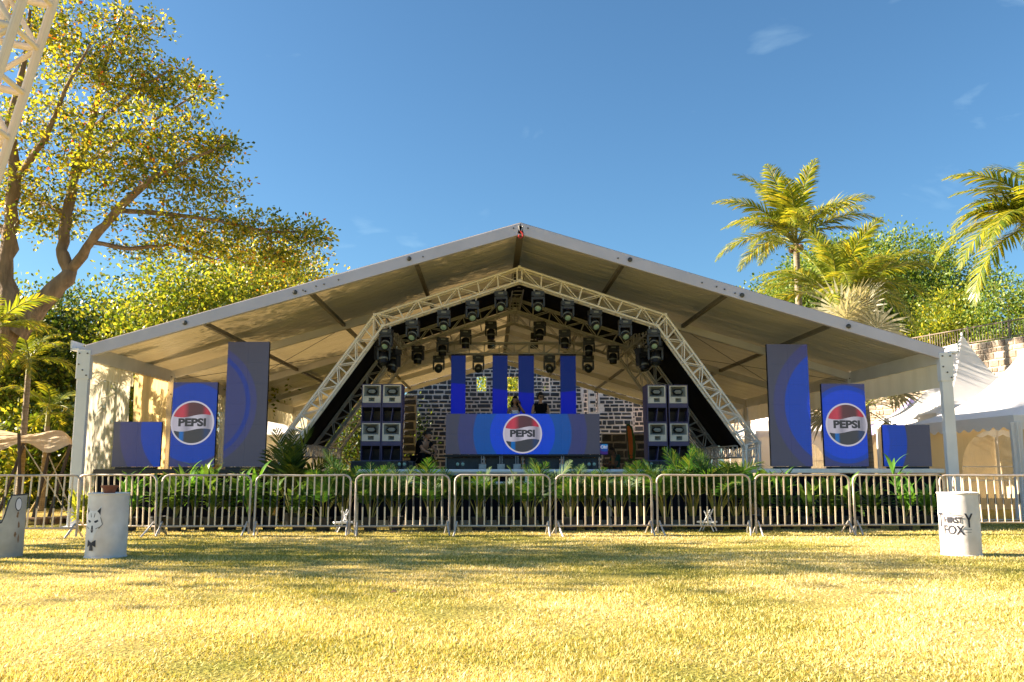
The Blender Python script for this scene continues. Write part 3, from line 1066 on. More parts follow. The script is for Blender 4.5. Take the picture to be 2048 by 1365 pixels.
s6 = screen_mat('led_right_square', ring_center(1690, 880, YS, 1768, 1861, zb2), [(0, BRIGHT), (92 * k_, BLUE), (127 * k_, GREY)])
led_screen('led_screen', 'short square blue and grey screen on the right platform', 1768, 1861, 850, YS, zb2, R(-3), s6, gr)
kb = YB / 1770 / 4.0
zbb = ZR - .0
sb = screen_mat('led_booth', ring_center(1045, 868, YB, 891, 1200, zbb), [(0, BRIGHT), (65 * kb, MIDB), (98 * kb, SLATE), (130 * kb, GREY)])
led_screen('booth_screen', 'wide blue ringed screen with round logo fronting the booth', 891, 1200, 828, YB, zbb, 0, sb, None, .12, logo=(1045, 868, 39.5))
# hanging strips
def strip_mat():
    m, nt, b = _new('led_strip')
    n, l = nt.nodes, nt.links
    tc = n.new('ShaderNodeTexCoord')
    sp = n.new('ShaderNodeSeparateXYZ')
    oi = n.new('ShaderNodeObjectInfo')
    s0 = n.new('ShaderNodeSeparateXYZ')
    ad = n.new('ShaderNodeMath'); ad.operation = 'ADD'
    si = n.new('ShaderNodeMath'); si.operation = 'SINE'
    mu = n.new('ShaderNodeMath'); mu.operation = 'MULTIPLY_ADD'; mu.inputs[1].default_value = .16
    gt = n.new('ShaderNodeMath'); gt.operation = 'GREATER_THAN'; gt.inputs[1].default_value = .95
    l.new(tc.outputs['Object'], sp.inputs['Vector'])
    l.new(oi.outputs['Location'], s0.inputs['Vector'])
    l.new(sp.outputs['X'], ad.inputs[0]); l.new(s0.outputs['X'], ad.inputs[1])
    l.new(ad.outputs['Value'], si.inputs[0]); l.new(si.outputs['Value'], mu.inputs[0]); l.new(sp.outputs['Z'], mu.inputs[2])
    l.new(mu.outputs['Value'], gt.inputs[0])
    mx = n.new('ShaderNodeMixRGB')
    mx.inputs['Color1'].default_value = (.0, .006, .36, 1)
    mx.inputs['Color2'].default_value = (.0, .014, .13, 1)
    l.new(gt.outputs['Value'], mx.inputs['Fac'])
    l.new(mx.outputs['Color'], b.inputs['Emission Color'])
    b.inputs['Emission Strength'].default_value = LED
    b.inputs['Base Color'].default_value = (.02, .02, .03, 1)
    b.inputs['Roughness'].default_value = .5
    return m
sm = strip_mat()
YH = 27.0
zt = at(1024, 712, YH).z
zlo = at(1024, 838, YH).z
for (a, b, w_) in ((902, 931, 'leftmost of four, hanging behind the booth'), (985, 1015, 'second from left, just left of the woman'), (1037, 1068, 'third from left, between the two people'), (1121, 1152, 'rightmost of four, hanging behind the booth')):
    xa, xb = at(a, 770, YH).x, at(b, 770, YH).x
    t = thing('hanging_screen', 'narrow blue hanging screen, ' + w_, 'screen', ((xa + xb) / 2, YH, zlo), 0, 'narrow hanging screens')
    w = xb - xa
    MB().box((0, .05, (zt - zlo) / 2), (w, .08, zt - zlo)).build('cabinet', M['black'], t, bevel=.005)
    nz = 4
    for j in range(nz):
        z0, z1 = (zt - zlo) * j / nz, (zt - zlo) * (j + 1) / nz
        MB().prism([(-w / 2 + .001, z0 + .001), (w / 2 - .001, z0 + .001), (w / 2 - .001, z1 - .001), (-w / 2 + .001, z1 - .001)], 0, .008).build('display_tile', sm, t)
    MB().box((0, .05, zt - zlo + .04), (w, .1, .07)).build('hanging_bar', M['dark_metal'], t)

# ------------------------------------------------------------------ moving head lamps
def head_meshes():
    d = {}
    m = MB(); m.box((0, 0, -.065), (.36, .25, .13)); m.box((0, -.005, -.135), (.24, .2, .03)); d['base'] = m.mesh('lamp_base', M['charcoal'])
    m = MB()
    m.box((0, -.128, -.06), (.14, .006, .05)); d['display'] = m.mesh('lamp_display', M['horn_grey'])
    m = MB()
    m.tube([(0, 0, .0), (0, 0, .05)], .018, 8); m.tube([(0, 0, .055 + .028 * 0)] * 1 + [(0, 0, .09)], .032, 8); d['clamp'] = m.mesh('lamp_clamp', M['alu'])
    m = MB()
    m.prism([(-.19, -.15), (.19, -.15), (.185, -.20), (.16, -.215), (-.16, -.215), (-.185, -.20)], -.07, .07)
    for s in (-1, 1):
        m.prism([(s * .19, -.16), (s * .145, -.16), (s * .145, -.42), (s * .155, -.46), (s * .175, -.46), (s * .19, -.40)][::s], -.075, .075)
    d['yoke'] = m.mesh('lamp_yoke', M['charcoal'])
    m = MB()
    # head along -z of its own frame (pointing down when tilt = 0)
    m.lathe([(.0, .16), (.085, .155), (.125, .11), (.132, .0), (.125, -.06), (.115, -.14), (.118, -.17), (.095, -.175), (.09, -.15)], 16)
    d['head'] = m.mesh('lamp_head', M['black'], smooth=True)
    m = MB(); m.lathe([(.092, -.152), (.07, -.166), (.0, -.172)], 16); d['lens'] = m.mesh('lens', M['lens'], smooth=True)
    m = MB(); m.lathe([(.092, -.152), (.07, -.166), (.0, -.172)], 16); d['lens_dark'] = m.mesh('dark_lens', M['lens_dark'], smooth=True)
    m = MB(); m.lathe([(.134, -.02), (.137, -.03), (.137, -.055), (.130, -.065)], 16); d['ring'] = m.mesh('trim_ring', M['horn_grey'], smooth=True)
    return d
HM = head_meshes()
def moving_head(loc, tilt, pan, label, group, dark=True, scale=1.0, lean=0.0):
    t = thing('moving_head_lamp', label, 'stage lamp', loc, pan, group)
    t.rotation_euler = (0, lean, pan)
    t.scale = (scale,) * 3
    link('base', HM['base'], t)
    link('display', HM['display'], t)
    for s in (-1, 1):
        c = link('clamp', HM['clamp'], t); c.location = (s * .11, 0, 0)
    link('yoke', HM['yoke'], t)
    h = link('head', HM['head'], t)
    h.location = (0, 0, -.40)
    h.rotation_euler = (-tilt, 0, 0)
    link('lens', HM['lens_dark' if dark else 'lens'], h)
    link('trim_ring', HM['ring'], h)
    return t
ORD = ['first', 'second', 'third', 'fourth', 'fifth', 'sixth', 'seventh', 'eighth', 'ninth', 'tenth', 'eleventh', 'twelfth']
def innerz(x):
    for i in range(5):
        a, b = INNER[i], INNER[i + 1]
        if a[0] <= x <= b[0] and abs(b[0] - a[0]) > .05:
            return a[1] + (b[1] - a[1]) * (x - a[0]) / (b[0] - a[0])
    return INNER[3][1]
fr_px = (773, 826, 888, 944, 1003, 1077, 1135, 1190, 1250, 1307)
for i, px in enumerate(fr_px):
    x = at(px, 600, Y1).x
    lab = '%s lamp from the left hanging on the front arch truss' % ORD[i]
    moving_head((x, Y1 + .1, innerz(x) - .11), R(52), R(rng.uniform(-14, 14)), lab, 'lamps on the front arch truss', False, .9)
for i, (px, py) in enumerate(((765, 684), (787, 700), (1286, 698), (1311, 684))):
    p = at(px, py, Y1 + (.5 if i in (0, 3) else 1.6))
    moving_head(p, R(20), R(rng.uniform(-40, 40)), 'dark lamp hung low by the %s arch knee, %s' % ('left' if i < 2 else 'right', 'nearer the front' if i in (0, 3) else 'farther back'), 'lamps below the arch knees', True, 1.05)
for i, px in enumerate((836, 885, 931, 982, 1080, 1130, 1178, 1226)):
    x = at(px, 660, Y2).x
    moving_head((x, Y2 + .1, innerz(x) - .11), R(rng.uniform(4, 14)), R(rng.uniform(-20, 20)), '%s lamp from the left hanging on the middle arch truss' % ORD[i], 'lamps on the middle arch truss', True, .95)
for i, px in enumerate((983, 1068)):
    p = at(px, 668, Y3 - .1)
    t = thing('effect_lamp', 'small black box lamp hanging on a short pole %s of centre, before the rear arch' % ('left', 'right')[i], 'stage lamp', p, 0, 'small box lamps before the rear arch')
    rod('pole', (0, 0, 0), (0, 0, innerz(p.x) - p.z), .02, M['dark_metal'], t)
    MB().box((0, 0, -.07), (.22, .2, .2)).build('housing', M['black'], t, bevel=.02)
    MB().box((0, 0, -.36), (.26, .22, .26)).build('housing', M['charcoal'], t, bevel=.02)
    MB().lathe([(.09, 0), (.09, .02), (0, .025)], 12, (0, -.11, -.36), rot=Matrix.Rotation(R(90), 3, 'X')).build('lens', M['lens_dark'], t)
    rod('pole', (0, 0, -.17), (0, 0, -.23), .02, M['dark_metal'], t)
for i, px in enumerate((878, 957, 1098, 1175)):
    p = at(px, 712, YT)
    moving_head((p.x, YT - .1, p.z - .02), R(68), R(rng.uniform(-8, 8)), '%s lamp from the left under the horizontal truss' % ORD[i], 'lamps under the horizontal truss', True, .95)
# small floor lamps at the stage front
for i, (px, py) in enumerate(((805, 925), (920, 923), (1182, 922), (1295, 925))):
    p = at(px, py, 22.3)
    t = thing('floor_lamp', '%s small floor lamp from the left along the stage front' % ORD[i], 'stage lamp', (p.x, 22.3, ZS), R(rng.uniform(-15, 15)), 'floor lamps on the stage')
    MB().box((0, 0, .03), (.26, .2, .06)).build('base', M['charcoal'], t, bevel=.01)
    MB().box((-.06, 0, .17), (.11, .16, .2)).build('lamp_pod', M['black'], t, bevel=.015)
    MB().box((.07, 0, .17), (.11, .16, .2)).build('lamp_pod', M['charcoal'], t, bevel=.015)
    for s in (-.06, .07):
        MB().lathe([(.042, 0), (.042, .012), (0, .02)], 12, (s, -.08, .19), rot=Matrix.Rotation(R(90), 3, 'X')).build('lens', M['lens'], t)

# ------------------------------------------------------------------ loudspeakers
def frame_poly(mb, x0, x1, z0, z1, hx0, hx1, hz0, hz1, y, yb, mi=0):
    """flat plate with a rectangular hole, given thickness"""
    for (a, b, c, d) in ((x0, x1, hz1, z1), (x0, x1, z0, hz0), (x0, hx0, hz0, hz1), (hx1, x1, hz0, hz1)):
        mb.box(((a + b) / 2, (y + yb) / 2, (c + d) / 2), (b - a, abs(yb - y), d - c), None, mi)
def funnel(mb, o, i, y0, y1, mi=0):
    """o, i: (x0,x1,z0,z1) rectangles at y0 (mouth) and y1 (throat)"""
    O = [(o[0], y0, o[2]), (o[1], y0, o[2]), (o[1], y0, o[3]), (o[0], y0, o[3])]
    I = [(i[0], y1, i[2]), (i[1], y1, i[2]), (i[1], y1, i[3]), (i[0], y1, i[3])]
    for k in range(4):
        mb.poly([O[k], O[(k + 1) % 4], I[(k + 1) % 4], I[k]], mi)
    mb.poly(I, mi)
SW, SH, SD = .515, .975, .62
def speaker_meshes():
    d = {}
    w, h, dp = SW / 2 - .004, SH, SD
    m = MB()
    t = .02
    for x in (-w + t / 2, w - t / 2):
        m.box((x, dp / 2, h / 2), (t, dp, h))
    m.box((0, dp / 2, h - t / 2), (2 * w - 2 * t - .001, dp, t))
    m.box((0, dp / 2, t / 2), (2 * w - 2 * t - .001, dp, t))
    m.box((0, dp - .01, h / 2), (2 * w - 2 * t - .001, .02, h - 2 * t - .002))
    m.box((0, .02, .435), (2 * w - 2 * t - .001, .03, .11))
    d['cabinet'] = (m.mesh('speaker_cabinet', M['purple']), 0)
    z0, z1 = .495, .952
    m = MB()
    frame_poly(m, -w + .022, w - .022, .645, z1, -.195, .195, .665, .925, .004, .03)
    frame_poly(m, -w + .022, w - .022, z0, .6445, -.075, .075, .525, .625, .004, .03)
    d['front_panel'] = (m.mesh('speaker_front', M['horn_white']), .003)
    m = MB(); funnel(m, (-.195, .195, .665, .925), (-.06, .06, .75, .84), .012, .2); d['horn'] = (m.mesh('speaker_horn', M['horn_grey']), 0)
    m = MB(); funnel(m, (-.075, .075, .525, .625), (-.02, .02, .565, .585), .012, .12); d['tweeter_horn'] = (m.mesh('speaker_tweeter', M['horn_grey']), 0)
    m = MB()
    hexo = [(-.135, .79), (-.075, .86), (.075, .86), (.135, .79), (.075, .72), (-.075, .72)]
    hexi = [(-.105, .79), (-.06, .835), (.06, .835), (.105, .79), (.06, .745), (-.06, .745)]
    for k in range(6):
        a, b, c, e = hexo[k], hexo[(k + 1) % 6], hexi[(k + 1) % 6], hexi[k]
        m.poly([(a[0], .05, a[1]), (b[0], .05, b[1]), (c[0], .02, c[1]), (e[0], .02, e[1])])
        m.poly([(a[0], .05, a[1]), (a[0], .12, a[1]), (b[0], .12, b[1]), (b[0], .05, b[1])])
    d['diffuser_rim'] = (m.mesh('diffuser_rim', M['black']), 0)
    m = MB()
    m.poly([(-.105, .022, .79), (-.06, .022, .835), (.06, .022, .835), (.105, .022, .79), (.1, .006, .79), (-.1, .006, .79)])
    m.poly([(-.105, .022, .79), (-.1, .006, .79), (.1, .006, .79), (.105, .022, .79), (.06, .022, .745), (-.06, .022, .745)])
    d['diffuser'] = (m.mesh('diffuser', M['horn_grey']), 0)
    m = MB()
    m.box((-.0, .22, .2), (.018, .36, .355), Matrix.Rotation(R(8), 3, 'Y'))
    d['bass_divider'] = (m.mesh('bass_divider', M['purple']), 0)
    m = MB()
    m.poly([(-w + .021, .02, .378), (w - .021, .02, .378), (w - .021, .36, .30), (-w + .021, .36, .30)])
    m.poly([(-w + .021, .42, .021), (w - .021, .42, .021), (w - .021, .36, .30), (-w + .021, .36, .30)])
    d['bass_horn'] = (m.mesh('bass_horn', M['charcoal']), 0)
    return d
SM = speaker_meshes()
YSP = 22.5
for side, (pa, pb, nm) in enumerate(((742, 783, 'left'), (1315, 1358, 'right'))):
    for ci, px in enumerate((pa, pb)):
        for row in (0, 1):
            zb_ = at(762, 922, YSP).z
            x = at(px, 850, YSP).x
            t = thing('loudspeaker', '%s %s loudspeaker of the %s stack, with pale horn front' % (('lower', 'upper')[row], ('left', 'right')[ci] + ' hand', nm), 'loudspeaker', (x, YSP, zb_ + row * (SH + .004)), R(rng.uniform(-1.2, 1.2)), 'purple loudspeakers in two stacks')
            for k, (me, bv) in SM.items():
                link(k, me, t, bv)
    xa, xb = at(pa - 40, 930, YSP).x, at(pb + 44, 930, YSP).x
    zt_ = at(762, 922, YSP).z - .004
    t = thing('subwoofer_plinth', 'low black subwoofer plinth under the %s loudspeaker stack' % nm, 'subwoofer', ((xa + xb) / 2, YSP - .1, ZS))
    for i in range(3):
        w = (xb - xa) / 3
        bx = MB(); bx.box((-(xb - xa) / 2 + w * (i + .5), .4, (zt_ - ZS) / 2), (w - .01, .8, zt_ - ZS)); bx.build('cabinet', M['charcoal'], t, bevel=.012)
        MB().box((-(xb - xa) / 2 + w * (i + .5), -.005, (zt_ - ZS) / 2), (w - .07, .012, zt_ - ZS - .06)).build('grille', M['black'], t)

# ------------------------------------------------------------------ crowd barriers
def barrier(px0, px1, Y0, label, ztop=1.17, Yb=None, group='steel crowd barriers', lean=0.0, feet=(1, 1)):
    a, b = at(px0, 1000, Y0), at(px1, 1000, Yb or Y0)
    a.z = b.z = 0
    ctr = (a + b) / 2
    L = (b - a).length
    ang = math.atan2(b.y - a.y, b.x - a.x)
    t = thing('crowd_barrier', label, 'barrier', ctr, ang, group)
    t.rotation_euler = (lean, 0, ang)
    zb0, r = .19, .021
    w = L / 2 - .03
    c = .13
    pts = [(-w, 0, .04)]
    pts += [(-w, 0, ztop - c)] + [(-w + c - c * math.cos(q), 0, ztop - c + c * math.sin(q)) for q in (R(25), R(50), R(75))] + [(-w + c, 0, ztop)]
    sag = rng.uniform(-.012, .004)
    pts += [(0, rng.uniform(-.01, .01), ztop + sag)]
    pts += [(w - c, 0, ztop)] + [(w - c + c * math.sin(q), 0, ztop - c + c * math.cos(q)) for q in (R(25), R(50), R(75))] + [(w, 0, ztop - c), (w, 0, .04)]
    MB().tube(pts, r, 10).build('frame', M['frame'], t, smooth=True)
    rod('bottom_rail', (-w, 0, zb0), (w, 0, zb0), r * .9, M['frame'], t)
    n = 13
    for i in range(1, n):
        x = -w + 2 * w * i / n
        j = rng.uniform(-.006, .006)
        rod('bar', (x + rng.uniform(-.006, .006), j, zb0), (x + rng.uniform(-.006, .006), 0, ztop), .0155, M['bar'], t)
    for k, s in enumerate((-1, 1)):
        if not feet[k]: continue
        m = MB()
        x = s * (w - .04)
        tw = rng.uniform(-.07, .07)
        m.tube([(x + tw, -.32, .015), (x + tw * .5, -.22, .10), (x, 0, .27), (x - tw * .5, .22, .10), (x - tw, .32, .015)], .018, 8)
        m.build('foot', M['galv'], t, smooth=True)
    return t
M['frame'] = pm('barrier_frame_paint', (.66, .55, .46), (.42, .33, .27), 7, .42, .25, .08, 40)
BP = [(-62, 160, 16.9, 16.9), (156, 317, 17.9, 17.4), (319, 503, 17.4, 17.45), (507, 703, 17.45, 17.4), (708, 902, 17.3, 17.5), (907, 1103, 17.4, 17.35), (1108, 1306, 17.35, 17.5), (1311, 1503, 17.45, 17.4), (1507, 1701, 17.4, 17.5), (1705, 1893, 17.5, 17.55), (1880, 2090, 18.4, 18.1), (1905, 2120, 18.8, 19.3)]
BL = ['steel barrier at the left edge, seen before the tan canopy', 'steel barrier behind the drum with the fox head', 'steel barrier before the leafy left platform plants', 'steel barrier below the tallest left screen and arch foot', 'steel barrier below the left loudspeaker stack', 'steel barrier below the left half of the booth', 'steel barrier below the right half of the booth', 'steel barrier below the right loudspeaker stack', 'steel barrier below the tallest right screen', 'steel barrier below the short square right screen', 'steel barrier at the right edge just behind the lettered drum', 'rearmost steel barrier at the right edge, overlapping another']
for (a, b, y0, y1), lb in zip(BP, BL):
    barrier(a, b, y0, lb, 1.17 if y0 < 18 else 1.15, y1, lean=R(rng.uniform(-3, 3)))

# white pipe rail between barrier and stage
xa, xb = at(716, 942, 19.6).x, at(1386, 942, 19.6).x
zr0, zr1 = at(1000, 943, 19.6).z, at(1000, 967, 19.6).z
t = thing('white_rail', 'white double pipe rail in front of the stage skirt', 'railing', ((xa + xb) / 2, 19.6, 0), worldparts=True)
for z, r in ((zr0, .045), (zr1, .035)):
    for i in range(4):
        rod('rail', (xa + (xb - xa) * i / 4 + .01, 19.6, z), (xa + (xb - xa) * (i + 1) / 4 - .01, 19.6, z), r, M['white_metal'], t, 12)
MB().box(((xa + xb) / 2, 19.62, .12), (xb - xa + .3, .05, .09)).build('kick_rail', M['horn_grey'], t)
for i in range(9):
    x = xa + (xb - xa) * i / 8
    rod('post', (x, 19.6, 0), (x, 19.6, zr0), .028, M['white_metal'], t, 10)

# ------------------------------------------------------------------ drums
DH, DR = .95, .29
def drum(name, label, loc, mat, rot=0, tilt=0):
    t = thing(name, label, 'drum', loc, rot)
    prof = [(DR, 0), (DR + .008, .006), (DR + .008, .02), (DR - .004, .028)]
    for k in range(1, 12):
        z = .028 + (DH - .056) * k / 12
        bulge = .006 if k in (4, 8) else 0
        prof.append((DR - .004 + bulge, z))
    prof += [(DR - .004, DH - .028), (DR + .008, DH - .02), (DR + .008, DH - .004), (DR, DH), (DR - .012, DH - .002), (DR - .016, DH - .02), (0, DH - .02)]
    MB().lathe(prof, 48).build('shell', mat, t, smooth=True)
    MB().lathe([(.03, 0), (.03, .012), (0, .014)], 12, (.14, .1, DH - .02)).build('bung', M['dark_metal'], t)
    return t
def wrap(me, ang0, z0, r=DR + .003):
    """bend a flat upright mesh round a drum; ang0 measured from the camera side"""
    bm = bmesh.new()
    bm.from_mesh(me)
    bmesh.ops.triangulate(bm, faces=bm.faces[:])
    for _ in range(3):
        le = [e for e in bm.edges if abs(e.verts[0].co.x - e.verts[1].co.x) > .022]
        if not le:
            break
        bmesh.ops.subdivide_edges(bm, edges=le, cuts=1)
        bmesh.ops.triangulate(bm, faces=[f for f in bm.faces if len(f.verts) > 3])
    bm.to_mesh(me)
    bm.free()
    for v in me.vertices:
        a = ang0 + v.co.x / DR
        rr = r - v.co.y
        v.co = Vector((rr * math.sin(a), -rr * math.cos(a), v.co.z + z0))
    return me
def ground_at(px, py):
    d = _F + _R * ((px - CX) / F_PX) + _U * ((CY - py) / F_PX)
    q = CAM + d * (-CAM.z / d.z)
    return q
p = ground_at(214, 1119); p = Vector((at(215, 1050, p.y + DR).x, p.y + DR, 0))
fox_drum = drum('steel_drum', 'pale steel drum with a fox head print', p, M['drum'], R(-2))
def decal(name, polys, mat, parent, ang0, z0, lift=.003, sc=1.0):
    mb = MB()
    for pl_ in polys:
        pts = [(x * sc, z * sc) for x, z in pl_]
        mb.prism(pts, -.0008, .0008)
    me = mb.mesh(name, mat)
    wrap(me, ang0, z0, DR + lift)
    return link(name, me, parent)
# fox head: white face, ink markings, bow tie
fw = [[(-.12, .10), (-.135, .27), (-.06, .20), (.0, .19), (.06, .20), (.135, .27), (.12, .10), (.15, .0), (.10, -.06), (.06, -.13), (.0, -.20), (-.06, -.13), (-.10, -.06), (-.15, .0)],
      [(-.05, -.13), (.05, -.13), (.03, -.22), (0, -.27), (-.03, -.22)]]
fk = [[(.07, .19), (.125, .245), (.118, .13), (.10, .16)], [(-.07, .19), (-.125, .245), (-.118, .13), (-.10, .16)],
      [(.03, .045), (.085, .065), (.095, .045), (.06, .02), (.035, .025)], [(-.03, .045), (-.085, .065), (-.095, .045), (-.06, .02), (-.035, .025)],
      [(-.025, -.085), (.025, -.085), (.012, -.12), (-.012, -.12)],
      [(-.012, -.02), (.012, -.02), (.02, -.08), (-.02, -.08)],
      [(0, -.265), (.07, -.225), (.075, -.33), (0, -.29), (-.075, -.33), (-.07, -.225)], [(-.022, -.29), (.022, -.29), (.035, -.38), (-.035, -.38)],
      [(.06, -.06), (.13, -.03), (.125, -.038), (.06, -.07)], [(-.06, -.06), (-.13, -.03), (-.125, -.038), (-.06, -.07)],
      [(.02, .10), (.035, .16), (.042, .16), (.032, .10)], [(-.02, .10), (-.035, .16), (-.042, .16), (-.032, .10)],
      [(.15, .0), (.12, .10), (.128, .10), (.157, .0)], [(.10, -.06), (.15, 0), (.157, 0), (.108, -.065)]]
decal('fox_print', fw, M['ink_white'], fox_drum, R(-19), .50, .003)
decal('fox_ink', fk, M['ink'], fox_drum, R(-19), .50, .0042)
t = thing('ash_bowl', 'small terracotta bowl on the drum with the fox head', 'bowl', Vector(p) + Vector((.05, -.12, DH - .018)))
MB().lathe([(.0, 0), (.075, 0), (.10, .09), (.125, .10), (.125, .13), (.11, .13), (.09, .10), (.06, .03), (0, .03)], 24).build('bowl', M['terracotta'], t, smooth=True)
p2 = ground_at(1920, 1115); p2 = Vector((at(1919, 1050, p2.y + DR).x, p2.y + DR, 0))
td = drum('steel_drum', 'pale steel drum lettered The Thirsty Fox', p2, M['drum'], R(0))
def drum_text(body, size, dz, da, sx=1.0, bold=.0, mat=M['ink'], off=0):
    me = text_mesh(body, size, mat, .0006, bold, 0, sx)
    for v in me.vertices: v.co.x += off
    wrap(me, R(-46), dz, DR + .004)
    return link('lettering', me, td)
drum_text('HIRST', .12, .535, 0, .86, .004)
drum_text('T', .29, .525, 0, .62, .004, M['ink'], -.205)
drum_text('Y', .29, .525, 0, .66, .004, M['ink'], .225)
drum_text('FOX', .19, .385, 0, .80, .004)
drum_text('The', .06, .645, 0, .9, 0, M['horn_grey'], -.04)
rules = [[(-.14, .605), (.13, .605), (.13, .610), (-.14, .610)], [(-.26, .40), (-.17, .40), (-.17, .405), (-.26, .405)], [(.16, .40), (.26, .40), (.26, .405), (.16, .405)], [(.16, .36), (.25, .36), (.25, .365), (.16, .365)]]
decal('lettering_rule', rules, M['ink'], td, R(-46), 0, .005)
# cut-away drum seat at the left edge
p3 = ground_at(8, 1118); p3 = Vector((at(6, 1060, p3.y + DR).x, p3.y + DR, 0))
t = thing('drum_seat', 'cut away drum seat with black edging at the left edge', 'seat', p3)
NS = 64
def cut(a):
    # angle a: 0 = towards +x
    a = (a + math.pi) % (2 * math.pi) - math.pi
    q = abs(a - R(10)) / R(180)
    s = min(1, max(0, (q - .30) / .14))
    s = s * s * (3 - 2 * s)
    return .92 - .40 * s + (-.02 * q)
m = MB()
ring = []
for i in range(NS):
    a = 2 * math.pi * i / NS
    for r in (DR, DR - .012):
        m.v.append((r * math.cos(a), r * math.sin(a), 0))
        m.v.append((r * math.cos(a), r * math.sin(a), cut(a)))
    ring.append((DR * .98 * math.cos(a), DR * .98 * math.sin(a), cut(a)))
for i in range(NS):
    j = (i + 1) % NS
    a, b = i * 4, j * 4
    m.f += [(a, b, b + 1, a + 1), (a + 2, a + 3, b + 3, b + 2), (a + 1, b + 1, b + 3, a + 3)]
    m.m += [0, 0, 0]
m.build('shell', M['drum_dirty'], t, smooth=True)
MB().tube(ring, .011, 8, closed=True).build('edge_trim', M['black'], t, smooth=True)
MB().lathe([(DR - .02, .50), (DR - .02, .53), (0, .54)], 40).build('seat_cushion', M['charcoal'], t)
hole = [(.055 * math.cos(q) * (1.0), .10 * math.sin(q)) for q in [2 * math.pi * i / 20 for i in range(20)]]
mb = MB().prism(hole, -.0008, .0008); me = mb.mesh('print', M['ink']); wrap(me, R(66), .78, DR + .003); link('oval_print_border', me, t)
mb = MB().prism([(x * .8, z * .86) for x, z in hole], -.0008, .0008); me = mb.mesh('print', M['ink_white']); wrap(me, R(66), .78, DR + .006); link('oval_print', me, t)
stain = [[(x0 + .02 * math.cos(q) * rng.uniform(.5, 1.2), z0 + .06 * math.sin(q) * rng.uniform(.5, 1.2)) for q in [2 * math.pi * i / 9 for i in range(9)]] for x0, z0 in ((0, .1), (.03, -.05), (-.02, -.18), (.035, -.25))]
decal('rust_stain', stain, M['wood_dark'], t, R(66), .52, .002)

# ------------------------------------------------------------------ foliage
G_ALMOND = leaf_mat('almond_leaves', [(0, (.04, .075, .012)), (.22, (.12, .16, .015)), (.5, (.23, .26, .022)), (.84, (.47, .42, .035)), (.975, (.56, .34, .04)), (.992, (.55, .12, .02)), (1, (.55, .08, .02))], .55, .4, 1.5)
G_BRIGHT = leaf_mat('bright_leaves', [(0, (.06, .11, .012)), (.45, (.14, .20, .02)), (.8, (.30, .31, .03)), (1, (.46, .41, .05))], .5, .45, 1.5)
G_DARK = leaf_mat('dark_leaves', [(0, (.022, .05, .010)), (.5, (.05, .095, .014)), (.85, (.13, .17, .02)), (1, (.25, .25, .03))], .4)
G_ROUND = leaf_mat('round_tree_leaves', [(0, (.05, .11, .018)), (.5, (.12, .20, .025)), (.85, (.25, .31, .04)), (1, (.38, .38, .06))], .42, .5, 1.4)
G_PALM = leaf_mat('palm_leaves', [(0, (.07, .12, .012)), (.5, (.18, .22, .02)), (.85, (.36, .34, .03)), (1, (.46, .38, .04))], .45, .35, 1.5)
G_ARECA = leaf_mat('areca_leaves', [(0, (.016, .06, .012)), (.5, (.03, .095, .016)), (.85, (.07, .15, .02)), (1, (.16, .20, .025))], .4, .6)
G_SHRUB = leaf_mat('shrub_leaves', [(0, (.05, .11, .02)), (.5, (.09, .18, .03)), (.85, (.18, .27, .04)), (1, (.36, .40, .06))], .4, .4)
G_LIME = leaf_mat('lime_leaves', [(0, (.10, .17, .02)), (.5, (.24, .30, .03)), (.8, (.45, .45, .08)), (1, (.60, .58, .30))], .45, .3)
G_SILVER = leaf_mat('silver_fan_leaves', [(0, (.30, .30, .20)), (.5, (.42, .40, .28)), (1, (.52, .48, .36))], .3, .4)
M['stem_green'] = pm('green_stem', (.14, .17, .03), (.26, .22, .04), 8, .6)

def leaf_quads(pos, dirs, size, rg, asp=.45, fold=0.0):
    """kite-shaped leaves: pos (N,3), dirs (N,3) unit"""
    N = len(pos)
    rnd = rg.normal(size=(N, 3))
    side = np.cross(dirs, rnd)
    side /= np.linalg.norm(side, axis=1, keepdims=True) + 1e-9
    s = (size * (.7 + .6 * rg.random(N)))[:, None]
    q = np.zeros((N, 4, 3))
    q[:, 0] = pos
    q[:, 1] = pos + dirs * s * .6 + side * s * asp * .5
    q[:, 2] = pos + dirs * s
    q[:, 3] = pos + dirs * s * .6 - side * s * asp * .5
    return q.reshape(-1, 3)

